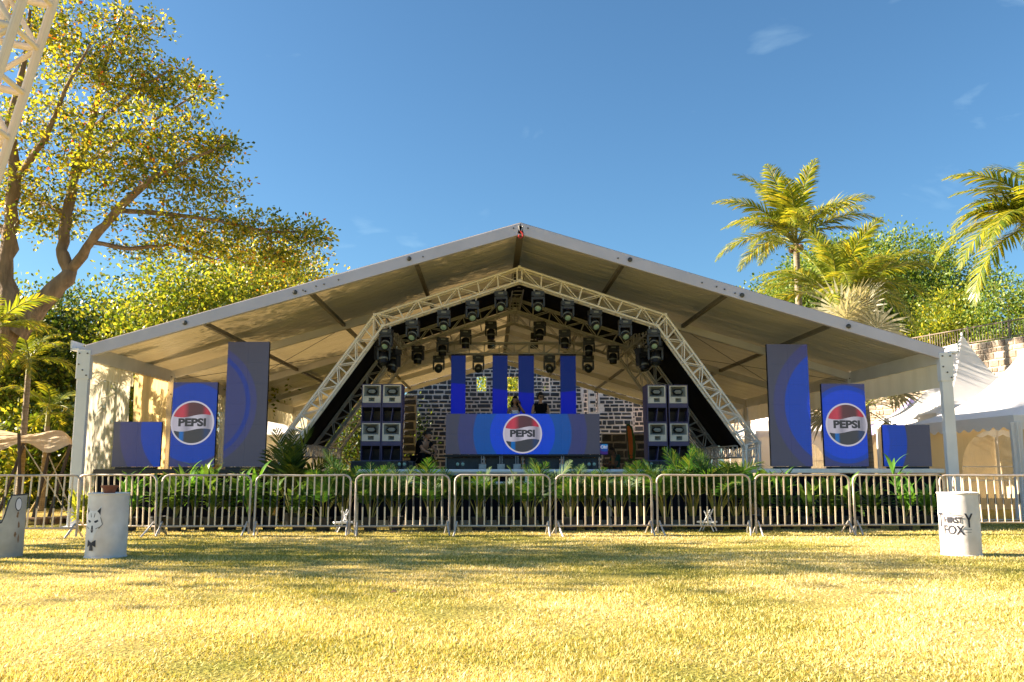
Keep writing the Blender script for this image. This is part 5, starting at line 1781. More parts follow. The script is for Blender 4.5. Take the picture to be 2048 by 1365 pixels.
def stone_wall(name, label, a, b, h, sz, openings, seed, variants, mortar, rects, cap=290, group=None, thick=.6, gap=.072, quoin=True, ztop=None):
    """wall face on the camera side from a to b; openings (u0,u1,z0,z1); stones seen in rects (pixels) are single parts"""
    rg = random.Random(seed)
    a, b = Vector((a[0], a[1], 0)), Vector((b[0], b[1], 0))
    L = (b - a).length
    ang = math.atan2(b.y - a.y, b.x - a.x)
    t = thing(name, label, 'wall', a, ang, group)
    us = sorted({0, L} | {min(L, max(0, v)) for o in openings for v in o[:2]})
    zs = sorted({0, h} | {min(h, max(0, v)) for o in openings for v in o[2:]})
    mb = MB()
    hole = lambda u, z: any(o[0] < u < o[1] and o[2] < z < o[3] for o in openings)
    for i in range(len(us) - 1):
        for k in range(len(zs) - 1):
            if not hole((us[i] + us[i + 1]) / 2, (zs[k] + zs[k + 1]) / 2):
                mb.box(((us[i] + us[i + 1]) / 2, thick / 2, (zs[k] + zs[k + 1]) / 2), (us[i + 1] - us[i], thick, zs[k + 1] - zs[k]))
    mb.build('mortar_bed', mortar, t)
    stones = []
    z = .0
    row = 0
    while z < h - .08:
        rh = min(sz[1] * rg.uniform(.7, 1.3), h - z)
        u = -rg.random() * .2
        if quoin: u = 0
        first = True
        while u < L - .05:
            w = sz[0] * rg.uniform(.6, 1.55)
            if first and quoin: w = sz[0] * (1.7 if row % 2 else 1.1)
            first = False
            if rg.random() < .05: w *= 1.5
            u1 = min(u + w, L)
            uu0, uu1 = u, u1
            # clip against openings
            ok = True
            for o in openings:
                if o[2] < z + rh * .6 and z + rh * .4 < o[3]:
                    if uu0 < o[0] < uu1: uu1 = o[0]
                    elif uu0 < o[1] < uu1: uu0 = o[1]
                    elif o[0] <= uu0 and uu1 <= o[1]: ok = False
            if ok and uu1 - uu0 > .09:
                stones.append(((uu0 + uu1) / 2, z + rh / 2 + rg.uniform(-.012, .012), uu1 - uu0 - gap * rg.uniform(.7, 1.2), rh - gap * rg.uniform(.7, 1.2), rg.randrange(len(variants)), rg.uniform(-.03, .03)))
            u = u1
        z += rh
        row += 1
    M0 = Matrix.Translation(a) @ Matrix.Rotation(ang, 4, 'Z')
    vis, rest = [], []
    for s in stones:
        px, py = pix(M0 @ Vector((s[0], -.02, s[1])))
        (vis if any(r[0] <= px <= r[2] and r[1] <= py <= r[3] for r in rects) else rest).append(s)
    vis.sort(key=lambda s: -s[2] * s[3])
    rest += vis[cap:]
    for s in vis[:cap]:
        o = link('stone', variants[s[4]], t)
        o.location = (s[0], 0, s[1])
        o.scale = (s[2], .09, s[3])
        o.rotation_euler = (0, s[5], 0)
    if rest:
        mb = MB()
        mats = [v.materials[0] for v in variants]
        um = list(dict.fromkeys(mats))
        co = [np.array([tuple(v.co) for v in me.vertices]) for me in variants]
        fs = [[tuple(p.vertices) for p in me.polygons] for me in variants]
        for s in rest:
            i0 = len(mb.v)
            for x, y, zz in co[s[4]]:
                mb.v.append((s[0] + x * s[2], y * .09, s[1] + zz * s[3]))
            for f in fs[s[4]]:
                mb.f.append(tuple(i0 + q for q in f)); mb.m.append(um.index(mats[s[4]]))
        o = mb.build('more_stones', um, t)
        o['kind'] = 'stuff'
    return t
YW = 52.0
def ux(px, px0, Y=YW): return at(px, 850, Y).x - at(px0, 850, Y).x
def zz(py, Y=YW): return at(1000, py, Y).z
vis_r = [(798, 735, 905, 945), (928, 720, 990, 830), (1010, 720, 1040, 830), (1060, 730, 1125, 830), (1150, 760, 1320, 940), (815, 900, 890, 945)]
gw = 'dark stone ruin walls behind the stage'
HW = zz(728)
stone_wall('ruin_wall', 'dark stone wall section left of the booth', (at(812, 850, YW - 1).x, YW - 1), (at(905, 850, YW - 1).x, YW - 1), HW, (.40, .25), [], 1, DARK_ST, M['mortar'], vis_r, group=gw)
stone_wall('ruin_wall', 'dark stone wall with window openings behind the hanging screens', (at(905, 850, YW).x, YW), (at(1165, 850, YW).x, YW), HW + .3, (.40, .25),
           [(ux(953, 905), ux(972, 905), zz(783), zz(752)), (ux(1004, 905), ux(1037, 905), zz(783), zz(753)), (ux(1012, 905), ux(1037, 905), zz(860), zz(792)), (ux(1085, 905), ux(1100, 905), zz(783), zz(740))], 2, DARK_ST, M['mortar'], vis_r, group=gw)
stone_wall('ruin_wall', 'dark stone wall section right of the booth with tall slit openings', (at(1165, 850, YW).x, YW), (at(1266, 850, YW).x, YW), HW, (.40, .25),
           [(ux(1168, 1165), ux(1177, 1165), zz(835), zz(772)), (ux(1192, 1165), ux(1197, 1165), zz(825), zz(785))], 3, DARK_ST, M['mortar'], vis_r, group=gw)
stone_wall('ruin_wall', 'dark stone wall with doorway behind the right loudspeakers', (at(1266, 850, YW + .6).x, YW + .6), (at(1420, 850, YW + .6).x, YW + .6), HW, (.45, .28),
           [(ux(1270, 1266), ux(1296, 1266), zz(862), zz(812))], 4, DARK_ST, M['mortar'], vis_r, group=gw)
stone_wall('low_stone_wall', 'low wall of large dark stones beside the orange flag', (at(1205, 850, 45).x, 45), (at(1420, 850, 45).x, 45), at(1250, 868, 45).z, (.5, .36), [], 5, DARK_ST, M['mortar_grey'], vis_r, quoin=False)
stone_wall('low_stone_wall', 'low wall of dark stones left of the booth below the speakers', (at(806, 850, 47).x, 47), (at(832, 850, 47).x, 47), at(815, 790, 47).z, (.55, .36), [], 6, DARK_ST, M['mortar_grey'], vis_r)
stone_wall('back_wall', 'stone wall glimpsed through the ruin openings', (at(1070, 850, 57).x, 57), (at(1330, 850, 57).x, 57), HW + .6, (.45, .3), [], 8, DARK_ST, M['mortar'], [], quoin=False)
# sunlit retaining wall on the right, running back
RW0, RW1 = (at(1446, 850, 61.5).x, 61.5), (at(2120, 850, 37.0).x, 37.0)
HR = at(2048, 678, 39.2).z
stone_wall('retaining_wall', 'tall sunlit tan stone retaining wall at the right', RW0, RW1, HR, (.42, .27), [], 7, TAN_ST, M['mortar_sun'], [(1900, 660, 2060, 800)], quoin=False, gap=.045)
d = (Vector(RW1) - Vector(RW0)).normalized()
t = thing('iron_railing', 'dark iron railing along the top of the sunlit stone wall', 'railing', (RW0[0], RW0[1], HR), math.atan2(d.y, d.x))
LR = (Vector(RW1) - Vector(RW0)).length
rod('top_rail', (0, .3, .85), (LR, .3, .85), .03, M['rail_iron'], t)
rod('bottom_rail', (0, .3, .12), (LR, .3, .12), .025, M['rail_iron'], t)
mb = MB()
for i in range(int(LR / .16)):
    mb.box((i * .16, .3, .46), (.02, .02, .72))
o = mb.build('baluster_row', M['rail_iron'], t); o['kind'] = 'stuff'
for i in range(12):
    rod('post', (LR * i / 11, .3, 0), (LR * i / 11, .3, .95), .035, M['rail_iron'], t)
# earth bank behind the wall carrying the trees
mb = MB()
a_, b_ = Vector((RW0[0], RW0[1], 0)), Vector((RW1[0], RW1[1], 0))
nrm = Vector((-d.y, d.x, 0)); nrm = nrm if nrm.x > 0 else -nrm
mb.poly([tuple(a_ + nrm * .6 + Vector((0, 0, HR - .1))), tuple(b_ + nrm * .6 + Vector((0, 0, HR - .1))), tuple(b_ + nrm * 60 + Vector((0, 0, HR + 1))), tuple(a_ + nrm * 60 + Vector((0, 30, HR + 1)))])
tag(mb.build('terrace_ground', lawn.data.materials[0]), 'raised terrace ground above the retaining wall', 'ground', kind='structure')

# ------------------------------------------------------------------ pagoda tents
def arched_wall(t, o, ax, w, h, mat, win=True, name='side_wall'):
    """wall panel from local point o along ax, with an arched window hole and pane"""
    o, ax = Vector(o), Vector(ax)
    n = Vector((ax.y, -ax.x, 0))
    mb = MB()
    P = lambda u, z, dd=0: tuple(o + ax * u + n * dd + Vector((0, 0, z)))
    if not win:
        mb.grid(lambda u, v: Vector(P(u * w, v * h)) + n * .03 * math.sin(u * 30), 40, 3)
        return mb.build(name, mat, t, smooth=True)
    a, b, zs_ = w * .30, w * .70, h * .52
    rr = (b - a) / 2
    mb.poly([P(0, 0), P(a, 0), P(a, h), P(0, h)])
    mb.poly([P(b, 0), P(w, 0), P(w, h), P(b, h)])
    mb.poly([P(a, 0), P(b, 0), P(b, .35), P(a, .35)])
    K = 16
    arc = [(a + rr - rr * math.cos(math.pi * i / K), zs_ + rr * math.sin(math.pi * i / K)) for i in range(K + 1)]
    for i in range(K):
        mb.poly([P(*arc[i]), P(*arc[i + 1]), P(arc[i + 1][0], h), P(arc[i][0], h)])
    wl_ = mb.build(name, mat, t)
    pane = MB(); pane.poly([P(a, .35, .01), P(b, .35, .01)] + [P(x, z, .01) for x, z in reversed(arc)])
    pane.build('window_pane', M['clear_pvc2'], wl_)
    fr = MB()
    fr.beam(P((a + b) / 2, .35, -.012), P((a + b) / 2, zs_ + rr, -.012), .04, .012, tuple(n))
    for z in (.9, zs_):
        fr.beam(P(a, z, -.014), P(b, z, -.014), .04, .012, tuple(n))
    fr.build('window_bars', M['tent_white'], wl_)
    return wl_
m_ = MATS['clear_pvc_window'].copy(); m_.name = 'clear_window'; M['clear_pvc2'] = m_
for nd in m_.node_tree.nodes:
    if nd.type == 'MAP_RANGE':
        nd.inputs['To Min'].default_value = .08; nd.inputs['To Max'].default_value = .3
def pagoda(label, cx, cy, w, ez, pz, mat, walls=(), rot=0.0, group='white pagoda tents', valance=.36, name='pagoda_tent', wmat=None):
    t = thing(name, label, 'tent', (cx, cy, 0), rot, group)
    hw = w / 2
    dirs = [((-1, -1), (1, -1)), ((1, -1), (1, 1)), ((1, 1), (-1, 1)), ((-1, 1), (-1, -1))]
    for k, (a, b) in enumerate(dirs):
        def f(u, v, a=a, b=b):
            r = 1 - v * .985
            x = (a[0] + (b[0] - a[0]) * u) * hw * r
            y = (a[1] + (b[1] - a[1]) * u) * hw * r
            q = 1 - r
            z = ez + (pz - ez) * (.28 * q + .72 * q ** 2.7) - .10 * math.sin(math.pi * u) * q * (1 - q) * 2
            return (x, y, z)
        MB().grid(f, 14, 18).build('roof_panel', mat, t, smooth=True)
        A_, B_ = Vector((a[0] * hw, a[1] * hw, 0)) * 1.004, Vector((b[0] * hw, b[1] * hw, 0)) * 1.004
        mb = MB()
        N = 72
        sc_ = max(4, round(w / .45))
        for i in range(N):
            u0, u1 = i / N, (i + 1) / N
            p0, p1 = A_.lerp(B_, u0), A_.lerp(B_, u1)
            d0, d1 = [valance * (.72 + .28 * abs(math.sin(math.pi * sc_ * u))) for u in (u0, u1)]
            mb.poly([(p0.x, p0.y, ez), (p1.x, p1.y, ez), (p1.x, p1.y, ez - d1), (p0.x, p0.y, ez - d0)])
        mb.build('valance', mat, t)
        MB().box((a[0] * (hw - .06), a[1] * (hw - .06), (ez - .03) / 2), (.1, .1, ez - .03)).build('post', M['white_metal'], t)
        if k in [q[0] for q in walls]:
            win = [q[1] for q in walls if q[0] == k][0]
            ax = (B_ - A_).normalized()
            arched_wall(t, A_ * .97, ax, (B_ - A_).length * .97, ez - .05, wmat or M['tent_cream'], win)
    rod('peak_pole', (0, 0, pz - 1.0), (0, 0, pz + .04), .04, M['white_metal'], t)
    return t
ca = at(1926, 700, 32.5)
pagoda('white pagoda tent with tall peak before the sunlit stone wall', ca.x, 32.5, 4.9, at(1861, 826, 30).z, at(1926, 668, 32.5).z, M['tent_white'], [(1, True), (2, True)])
cb = at(2028, 840, 21.4)
pagoda('white pagoda tent cut off by the right picture edge', cb.x + 3.0, 24.4, 6.0, cb.z + .12, 5.6, M['tent_white'], [(1, True), (2, True), (0, True)])
cc = at(1572, 800, 47)
pagoda('distant white pagoda tent behind the tallest right screen', cc.x, 47, 5.0, at(1510, 862, 44.5).z, at(1572, 745, 47).z, M['tent_white'], [(0, True), (1, False), (2, False)], wmat=M['tent_white'])
cd = at(1806, 800, 38)
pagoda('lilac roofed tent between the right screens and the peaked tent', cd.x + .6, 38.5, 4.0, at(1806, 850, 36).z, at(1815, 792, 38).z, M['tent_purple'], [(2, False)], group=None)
ce = at(545, 800, 45)
pagoda('distant white pagoda tent seen under the left marquee eave', ce.x - .3, 45, 5.0, at(545, 870, 43).z, at(545, 790, 45).z, M['tent_white'], [(0, False), (1, False), (2, False)], wmat=M['tent_white'])
# white curtain tied to the near corner post of the right tent
cp = at(2032, 950, 21.6)
mb = MB()
mb.grid(lambda u, v: (cp.x + .13 * math.cos(u * 6.283) * (1 + .25 * math.sin(u * 38)) * (1.1 - .35 * math.sin(math.pi * (v * .9))), 21.45 + .12 * math.sin(u * 6.283) * (1 + .25 * math.sin(u * 38)), .05 + (cb.z - .1) * v), 48, 14)
tag(mb.build('tied_curtain', M['tent_white'], smooth=True), 'gathered white curtain tied round the right tent corner post', 'curtain')

# ------------------------------------------------------------------ tan stretch canopy at the left
YC = 22.5
t = thing('stretch_canopy', 'tan stretch fabric canopy on raking poles at the left', 'canopy', (at(40, 900, YC).x, YC, 0), worldparts=True)
fr_pts = [at(-120, 872, YC), at(-40, 912, YC - .3), at(46, 886, YC), at(95, 906, YC - .3), at(141, 890, YC), at(156, 908, YC + .6)]
bk_pts = [at(-140, 850, YC + 4), at(-60, 852, YC + 4), at(10, 862, YC + 4.2), at(70, 876, YC + 4), at(120, 885, YC + 4), at(150, 893, YC + 4)]
def cr(P, t_):
    n = len(P) - 1
    x = min(max(t_ * n, 0), n - 1e-6)
    i = int(x); f = x - i
    p0, p1, p2, p3 = P[max(0, i - 1)], P[i], P[i + 1], P[min(n, i + 2)]
    return .5 * ((2 * p1) + (p2 - p0) * f + (2 * p0 - 5 * p1 + 4 * p2 - p3) * f * f + (3 * p1 - p0 - 3 * p2 + p3) * f ** 3)
MB().grid(lambda u, v: cr(fr_pts, u).lerp(cr(bk_pts, u), v) + Vector((0, 0, .42 * math.sin(math.pi * v) * (.5 + .5 * math.cos(u * 9)) - .05 * math.sin(math.pi * v))), 50, 14).build('canopy_sheet', M['stretch_tan'], t, smooth=True)
for (a, b) in (((48, 888), (8, 1048)), ((141, 890), (112, 1032)), ((100, 902), (82, 1030)), ((38, 868), (60, 1010))):
    p, q = at(*a, YC), at(*b, YC)
    q.z = 0
    rod('raking_pole', p, (q.x, YC - .4, 0), .042, M['pole_brown'], t)
for (a, b, y) in (((48, 890), (150, 1016), -1.2), ((141, 892), (60, 960), 2.5), ((95, 905), (155, 1005), -.9), ((0, 905), (-30, 1000), -1.0), ((141, 890), (210, 1010), 1.5)):
    p = at(*a, YC)
    q = at(*b, YC + y); q.z = 0
    rod('guy_rope', p, q, .016, M['rope'], t, 6)
for i, (px, w) in enumerate(((62, .7), (88, .45), (118, .6))):
    q = at(px, 1035, 21.0)
    tt = thing('wooden_crate', 'low wooden block on the grass under the tan canopy, %s' % ('leftmost', 'middle', 'rightmost')[i], 'crate', (q.x, 21.0 + .3 * i, 0), R(rng.uniform(-20, 20)), 'wooden blocks under the tan canopy')
    for k in range(3):
        MB().box((0, -.16 + .16 * k, .13), (w, .14, .04)).build('plank', M['wood_dark'], tt)
    for s in (-1, 1):
        MB().box((s * (w / 2 - .06), 0, .055), (.09, .42, .11)).build('block', M['wood_dark'], tt)

# near leaning truss in the upper left corner
P0 = at(-430, 1215, 4.4); P0.z = 0.05
P1 = at(68, -120, 4.4)
tt = straight_truss('leaning_truss', 'white box truss leaning in at the upper left corner', P0, P1, (1, 0, .4), .25, .25, 16, M['cream_paint'], None, .024, .015)
MB().box((P0.x, P0.y, .02), (.5, .5, .04)).build('base_plate', M['galv'], tt)

# ------------------------------------------------------------------ people
def skin_mesh(verts, edges, radii, name, mat, sub=2):
    me = bpy.data.meshes.new(name)
    me.from_pydata([tuple(v) for v in verts], edges, [])
    o = bpy.data.objects.new(name, me); col.objects.link(o)
    md = o.modifiers.new('skin', 'SKIN'); md.use_smooth_shade = True
    sk = me.skin_vertices[0].data
    for i, r in enumerate(radii):
        sk[i].radius = r if isinstance(r, tuple) else (r, r)
    sk[0].use_root = True
    ss = o.modifiers.new('sub', 'SUBSURF'); ss.levels = sub; ss.render_levels = sub
    dg = bpy.context.evaluated_depsgraph_get()
    out = bpy.data.meshes.new_from_object(o.evaluated_get(dg))
    bpy.data.objects.remove(o); bpy.data.meshes.remove(me)
    out.name = name
    out.materials.clear(); out.materials.append(mat)
    return out
def join_meshes(meshes, name, mat):
    mb = MB()
    for me in meshes:
        i0 = len(mb.v)
        mb.v += [tuple(v.co) for v in me.vertices]
        for p in me.polygons:
            mb.f.append(tuple(i0 + q for q in p.vertices)); mb.m.append(0)
    return mb.mesh(name, mat, smooth=True)
def head_mesh(c, yaw, s=1.0, mat=None, pitch=0.0):
    """head facing -y before yaw: skull, jaw, nose, brow, lips, ears"""
    mb = MB()
    nu, nv = 28, 22
    def f(u, v):
        th, ph = u * 2 * math.pi, (v - .5) * math.pi
        d = Vector((math.sin(th) * math.cos(ph), -math.cos(th) * math.cos(ph), math.sin(ph)))
        x, y, z = d.x * .076, d.y * .096, d.z * .118
        if z < 0:
            k = -z / .118
            x *= 1 - .34 * k; y *= 1 - .10 * k
            if d.y < 0: y -= .012 * k
        if d.y < 0:
            fx = math.exp(-(x / .013) ** 2)
            y -= .026 * fx * math.exp(-((z + .018) / .017) ** 2) + .012 * fx * math.exp(-((z - .008) / .02) ** 2)   # nose
            for e in (-1, 1):
                y += .012 * math.exp(-(((x - e * .031) / .016) ** 2 + ((z - .012) / .011) ** 2))                         # eye sockets
            y -= .007 * math.exp(-((z - .034) / .010) ** 2) * math.exp(-(x / .05) ** 2)                                   # brow
            y -= .008 * math.exp(-(x / .024) ** 2) * (math.exp(-((z + .052) / .006) ** 2) + math.exp(-((z + .064) / .006) ** 2))  # lips
            y -= .010 * math.exp(-(x / .022) ** 2) * math.exp(-((z + .096) / .014) ** 2)                                  # chin
        return (x, y, z)
    mb.grid(f, nu, nv)
    for e in (-1, 1):
        mb.lathe([(0, -.012), (.018, -.008), (.022, 0), (.016, .006), (0, .004)], 10, (e * .077, .008, -.002), rot=Matrix.Rotation(R(90) * e, 3, 'Y'))
    rot = Matrix.Rotation(yaw, 3, 'Z') @ Matrix.Rotation(pitch, 3, 'X')
    mb.v = [tuple(rot @ (Vector(v) * s) + Vector(c)) for v in mb.v]
    return mb.mesh('head', mat)
def hand_meshes(wrist, d, palm_n, s, mat, curl=.35):
    """palm and five separate fingers; d = pointing direction, palm_n = palm normal"""
    d = Vector(d).normalized(); n = Vector(palm_n); n = (n - d * n.dot(d)).normalized(); side = d.cross(n)
    w = Vector(wrist)
    out = []
    vs_ = [w, w + d * .045 * s, w + d * .085 * s]
    out.append(skin_mesh(vs_, [(0, 1), (1, 2)], [(.026 * s, .017 * s), (.038 * s, .015 * s), (.038 * s, .013 * s)], 'palm', mat, 1))
    for i, (o, l) in enumerate(((-.030, .066), (-.010, .078), (.010, .073), (.029, .058))):
        b = w + d * .082 * s + side * o * s
        pts = [b]
        dv = d.copy() + side * o * 2.0
        for k in range(3):
            dv = (dv + n * curl * .5).normalized()
            pts.append(pts[-1] + dv * l * s * (.42, .32, .26)[k])
        out.append(skin_mesh(pts, [(0, 1), (1, 2), (2, 3)], [.0095 * s, .0088 * s, .0078 * s, .0065 * s], 'finger', mat, 1))
    b = w + d * .022 * s - side * .026 * s
    pts = [b, b + (d * .5 - side * .8 + n * .3).normalized() * .036 * s, b + (d * .75 - side * .62 + n * .45).normalized() * .07 * s]
    out.append(skin_mesh(pts, [(0, 1), (1, 2)], [.012 * s, .0105 * s, .008 * s], 'thumb', mat, 1))
    return out
def shell(src, test, off, name, mat):
    """garment cut from the body surface and lifted off it"""
    nv = {v.index: v.co + v.normal * off for v in src.vertices}
    keep = [p for p in src.polygons if test(p.center)]
    mb = MB()
    ids = {}
    for p in keep:
        f = []
        for q in p.vertices:
            if q not in ids:
                ids[q] = len(mb.v); mb.v.append(tuple(nv[q]))
            f.append(ids[q])
        mb.f.append(tuple(f)); mb.m.append(0)
    return mb.mesh(name, mat, smooth=True)
def person(label, loc, rotz, J, skin, build=1.0, top=None, top_mat=None, pants_mat=None, shoe_mat=None, head_yaw=0.0, sleeves=False, hand_dirs=None, head_pitch=0.0, long_top=None):
    """J: joints dict in metres, local frame facing -y"""
    t = thing('person', label, 'person', loc, rotz)
    order = ['pelvis', 'belly', 'chest', 'neck', 'skull', 'lsh', 'lel', 'lwr', 'rsh', 'rel', 'rwr', 'lhip', 'lkn', 'lan', 'lto', 'rhip', 'rkn', 'ran', 'rto']
    idx = {k: i for i, k in enumerate(order)}
    E = [('pelvis', 'belly'), ('belly', 'chest'), ('chest', 'neck'), ('neck', 'skull'), ('chest', 'lsh'), ('lsh', 'lel'), ('lel', 'lwr'), ('chest', 'rsh'), ('rsh', 'rel'), ('rel', 'rwr'), ('pelvis', 'lhip'), ('lhip', 'lkn'), ('lkn', 'lan'), ('lan', 'lto'), ('pelvis', 'rhip'), ('rhip', 'rkn'), ('rkn', 'ran'), ('ran', 'rto')]
    b = build
    rad = dict(pelvis=(.15 * b, .11 * b), belly=(.135 * b, .10 * b), chest=(.155 * b, .11 * b), neck=.052 * b, skull=.05, lsh=.062 * b, rsh=.062 * b, lel=.043 * b, rel=.043 * b, lwr=.028 * b, rwr=.028 * b, lhip=.088 * b, rhip=.088 * b, lkn=.058 * b, rkn=.058 * b, lan=.038 * b, ran=.038 * b, lto=.032, rto=.032)
    body = skin_mesh([J[k] for k in order], [(idx[a], idx[c]) for a, c in E], [rad[k] for k in order], 'body', skin)
    parts = [body, head_mesh(Vector(J['skull']) + Vector((0, -.01, .045)), head_yaw, 1.0, skin, head_pitch)]
    for s, k in ((1, 'l'), (-1, 'r')):
        w = Vector(J[k + 'wr']); e = Vector(J[k + 'el'])
        d = (hand_dirs or {}).get(k, ((w - e).normalized(), Vector((0, 1, 0))))
        parts += hand_meshes(w, d[0], d[1], 1.0, skin)
    link('body', join_meshes(parts, 'body', skin), t)
    if callable(top):
        link('top', shell(body, top, .011, 'top', top_mat), t)
    f = 1.10
    cv = ['pelvis', 'belly', 'chest'] + (['lsh', 'rsh'] if long_top != 'tube' else [])
    V = [Vector(J[k]) for k in cv]
    r_ = [tuple(x * f for x in rad[k]) if isinstance(rad[k], tuple) else rad[k] * f for k in cv]
    Ee = [(0, 1), (1, 2)]
    if long_top == 'tube':
        V[2] = V[2] + Vector((0, 0, .0)); V[0] = Vector(J['belly']).lerp(Vector(J['pelvis']), .6)
        V.append(V[2] + Vector((0, -.02, .045))); r_.append((.135, .105)); Ee.append((2, 3))
    else:
        Ee += [(2, 3), (2, 4)]
        V[3] = Vector(J['chest']).lerp(V[3], .8) + Vector((0, 0, .015)); V[4] = Vector(J['chest']).lerp(V[4], .8) + Vector((0, 0, .015))
        r_[3] = r_[4] = .085 * b
        r_[2] = (.170 * b, .128 * b)
        if sleeves:
            V += [Vector(J['lsh']).lerp(Vector(J['lel']), .6), Vector(J['rsh']).lerp(Vector(J['rel']), .6)]
            V[3], V[4] = Vector(J['lsh']), Vector(J['rsh'])
            r_[3] = r_[4] = .078 * b
            r_ += [.064 * b, .064 * b]; Ee += [(3, 5), (4, 6)]
    if not callable(top): link('top', join_meshes([skin_mesh(V, Ee, r_, 'top', top_mat)], 'top', top_mat), t)
    for k in ('l', 'r'):
        pass
    Vp = [Vector(J['pelvis']) + Vector((0, 0, .02))] + [Vector(J[k]) for k in ('lhip', 'lkn', 'lan', 'rhip', 'rkn', 'ran')]
    link('trousers', join_meshes([skin_mesh(Vp, [(0, 1), (1, 2), (2, 3), (0, 4), (4, 5), (5, 6)], [(.165 * b, .122 * b), .10 * b, .075 * b, .062 * b, .10 * b, .075 * b, .062 * b], 'trousers', pants_mat)], 'trousers', pants_mat), t)
    for k in ('l', 'r'):
        a, c = Vector(J[k + 'an']), Vector(J[k + 'to'])
        bk = a + (a - c).normalized() * .05
        link('shoe', join_meshes([skin_mesh([Vector((bk.x, bk.y, c.z + .012)), a.lerp(c, .5) + Vector((0, 0, -.005)), c + (c - a).normalized() * .05], [(0, 1), (1, 2)], [.042, .048, .036], 'shoe', shoe_mat or M['black'])], 'shoe', shoe_mat or M['black']), t)
    return t
STAND = dict(pelvis=(0, 0, .95), belly=(0, 0, 1.10), chest=(0, .01, 1.30), neck=(0, .015, 1.47), skull=(0, .0, 1.57), lsh=(.185, .01, 1.405), lel=(.23, .03, 1.12), lwr=(.20, -.16, .95), rsh=(-.185, .01, 1.405), rel=(-.23, .03, 1.12), rwr=(-.20, -.16, .95), lhip=(.095, 0, .90), lkn=(.10, -.01, .49), lan=(.105, .02, .085), lto=(.115, -.13, .035), rhip=(-.095, 0, .90), rkn=(-.10, -.01, .49), ran=(-.105, .02, .085), rto=(-.115, -.13, .035))
def hair_cap(t, c, yaw, mat, longh=0.0, s=1.0, curly=False, pitch=0.0):
    mb = MB()
    c = Vector(c) + Vector((0, -.01, .045))
    rot = Matrix.Rotation(yaw, 3, 'Z') @ Matrix.Rotation(pitch, 3, 'X')
    rg = random.Random(3)
    def f(u, v):
        th = u * 2 * math.pi
        lowz = -.02 if math.cos(th) > .35 else -.085 - longh * .2
        fr_ = math.cos(th)
        zmin = .055 if fr_ > .55 else ((-.01 if longh else .02) if fr_ > -.1 else (-.09 if longh else -.05))
        ph0 = math.asin(max(-.95, min(.95, zmin / .125)))
        ph = ph0 + (math.pi / 2 - ph0) * v
        k = 1 + (.07 * math.sin(th * 9 + v * 7) if curly else .012 * math.sin(th * 22))
        return rot @ Vector((math.sin(th) * math.cos(ph) * .087 * k, -math.cos(th) * math.cos(ph) * .106 * k + .004, math.sin(ph) * .133 * k)) * s + c
    mb.grid(f, 40, 10)
    if longh:
        for i in range(22):
            th = R(70 + 220 * i / 21)
            p = rot @ Vector((math.sin(th) * .08, -math.cos(th) * .095, .02)) + c
            q = p + rot @ Vector((math.sin(th) * .05, .02 + rg.uniform(-.01, .02), -longh * rg.uniform(.5, .75)))
            e = q + rot @ Vector((rg.uniform(-.02, .02), .0, -longh * .4))
            mb.tube([p, p.lerp(q, .5) + rot @ Vector((math.sin(th) * .03, .01, 0)), q, e], [.02, .026, .022, .006], 6)
    mb.build('hair', mat, t, smooth=True)
ZD = ZR - .01
# woman with a raised hand
pw = at(1030, 828, YB + .75)
J = dict(STAND)
s_ = .94
J = {k: (v[0] * .9, v[1], v[2] * s_) for k, v in J.items()}
J['skull'] = (.005, -.01, 1.485); J['neck'] = (0, .01, 1.39)
J['lel'] = (.27, -.11, 1.16); J['lwr'] = (.09, -.20, 1.44)
wo = person('woman in a silver strap top with hand raised to her forehead', (pw.x, YB + .75, ZD), R(0), J, M['skin_b'], .84, top=lambda c: .84 < c.z < 1.245 and abs(c.x) < .155, top_mat=M['silver_cloth'], pants_mat=M['black_cloth'], head_yaw=R(-28), hand_dirs={'l': (Vector((-.35, -.05, .93)), Vector((-.2, 1, 0)))}, long_top='tube')
hair_cap(wo, J['skull'], R(-28), M['hair'], .30)
for s in (-1, 1):
    MB().tube([(s * .085, -.085, 1.27), (s * .095, -.05, 1.33), (s * .10, .02, 1.345), (s * .09, .09, 1.28)], .006, 5).build('shoulder_strap', M['silver_cloth'], wo)
MB().tube([Vector((.075 * math.sin(a), -.065 * math.cos(a) - .005, 1.385 - .03 * math.cos(a))) for a in [2 * math.pi * i / 20 for i in range(20)]], .004, 5, closed=True).build('necklace', M['alu'], wo)
# man with sunglasses
pm_ = at(1081, 828, YB + .7)
J = dict(STAND)
J['skull'] = (0, -.02, 1.575)
mn = person('man in a black sleeveless top and sunglasses behind the booth', (pm_.x, YB + .7, ZD), R(6), J, M['skin_a'], 1.0, top=lambda c: .86 < c.z < (1.47 if abs(c.x) > .06 or c.y > .0 else 1.42) and abs(c.x) < .185, top_mat=M['black_cloth'], pants_mat=M['charcoal'], head_yaw=R(14), head_pitch=R(8))
hair_cap(mn, J['skull'], R(14), M['hair'], 0, 1.04, True, R(8))
hc = Vector(J['skull']) + Vector((0, -.01, .045))
rot = Matrix.Rotation(R(14), 3, 'Z') @ Matrix.Rotation(R(8), 3, 'X')
mb = MB()
for e in (-1, 1):
    mb.prism([(e * .006, .028), (e * .068, .032), (e * .066, -.004), (e * .035, -.014), (e * .010, .0)][::e], -.112, -.104, tf=Matrix.Translation(hc) @ rot.to_4x4())
    mb.tube([rot @ Vector((e * .066, -.105, .02)) + hc, rot @ Vector((e * .080, .01, .018)) + hc], .004, 5)
mb.build('sunglasses', M['black'], mn)
mb = MB()
mb.tube([rot @ Vector((.1 * math.sin(a), .02, .14 * math.cos(a) - .0)) + hc for a in [R(-88 + 176 * i / 14) for i in range(15)]], .010, 6)
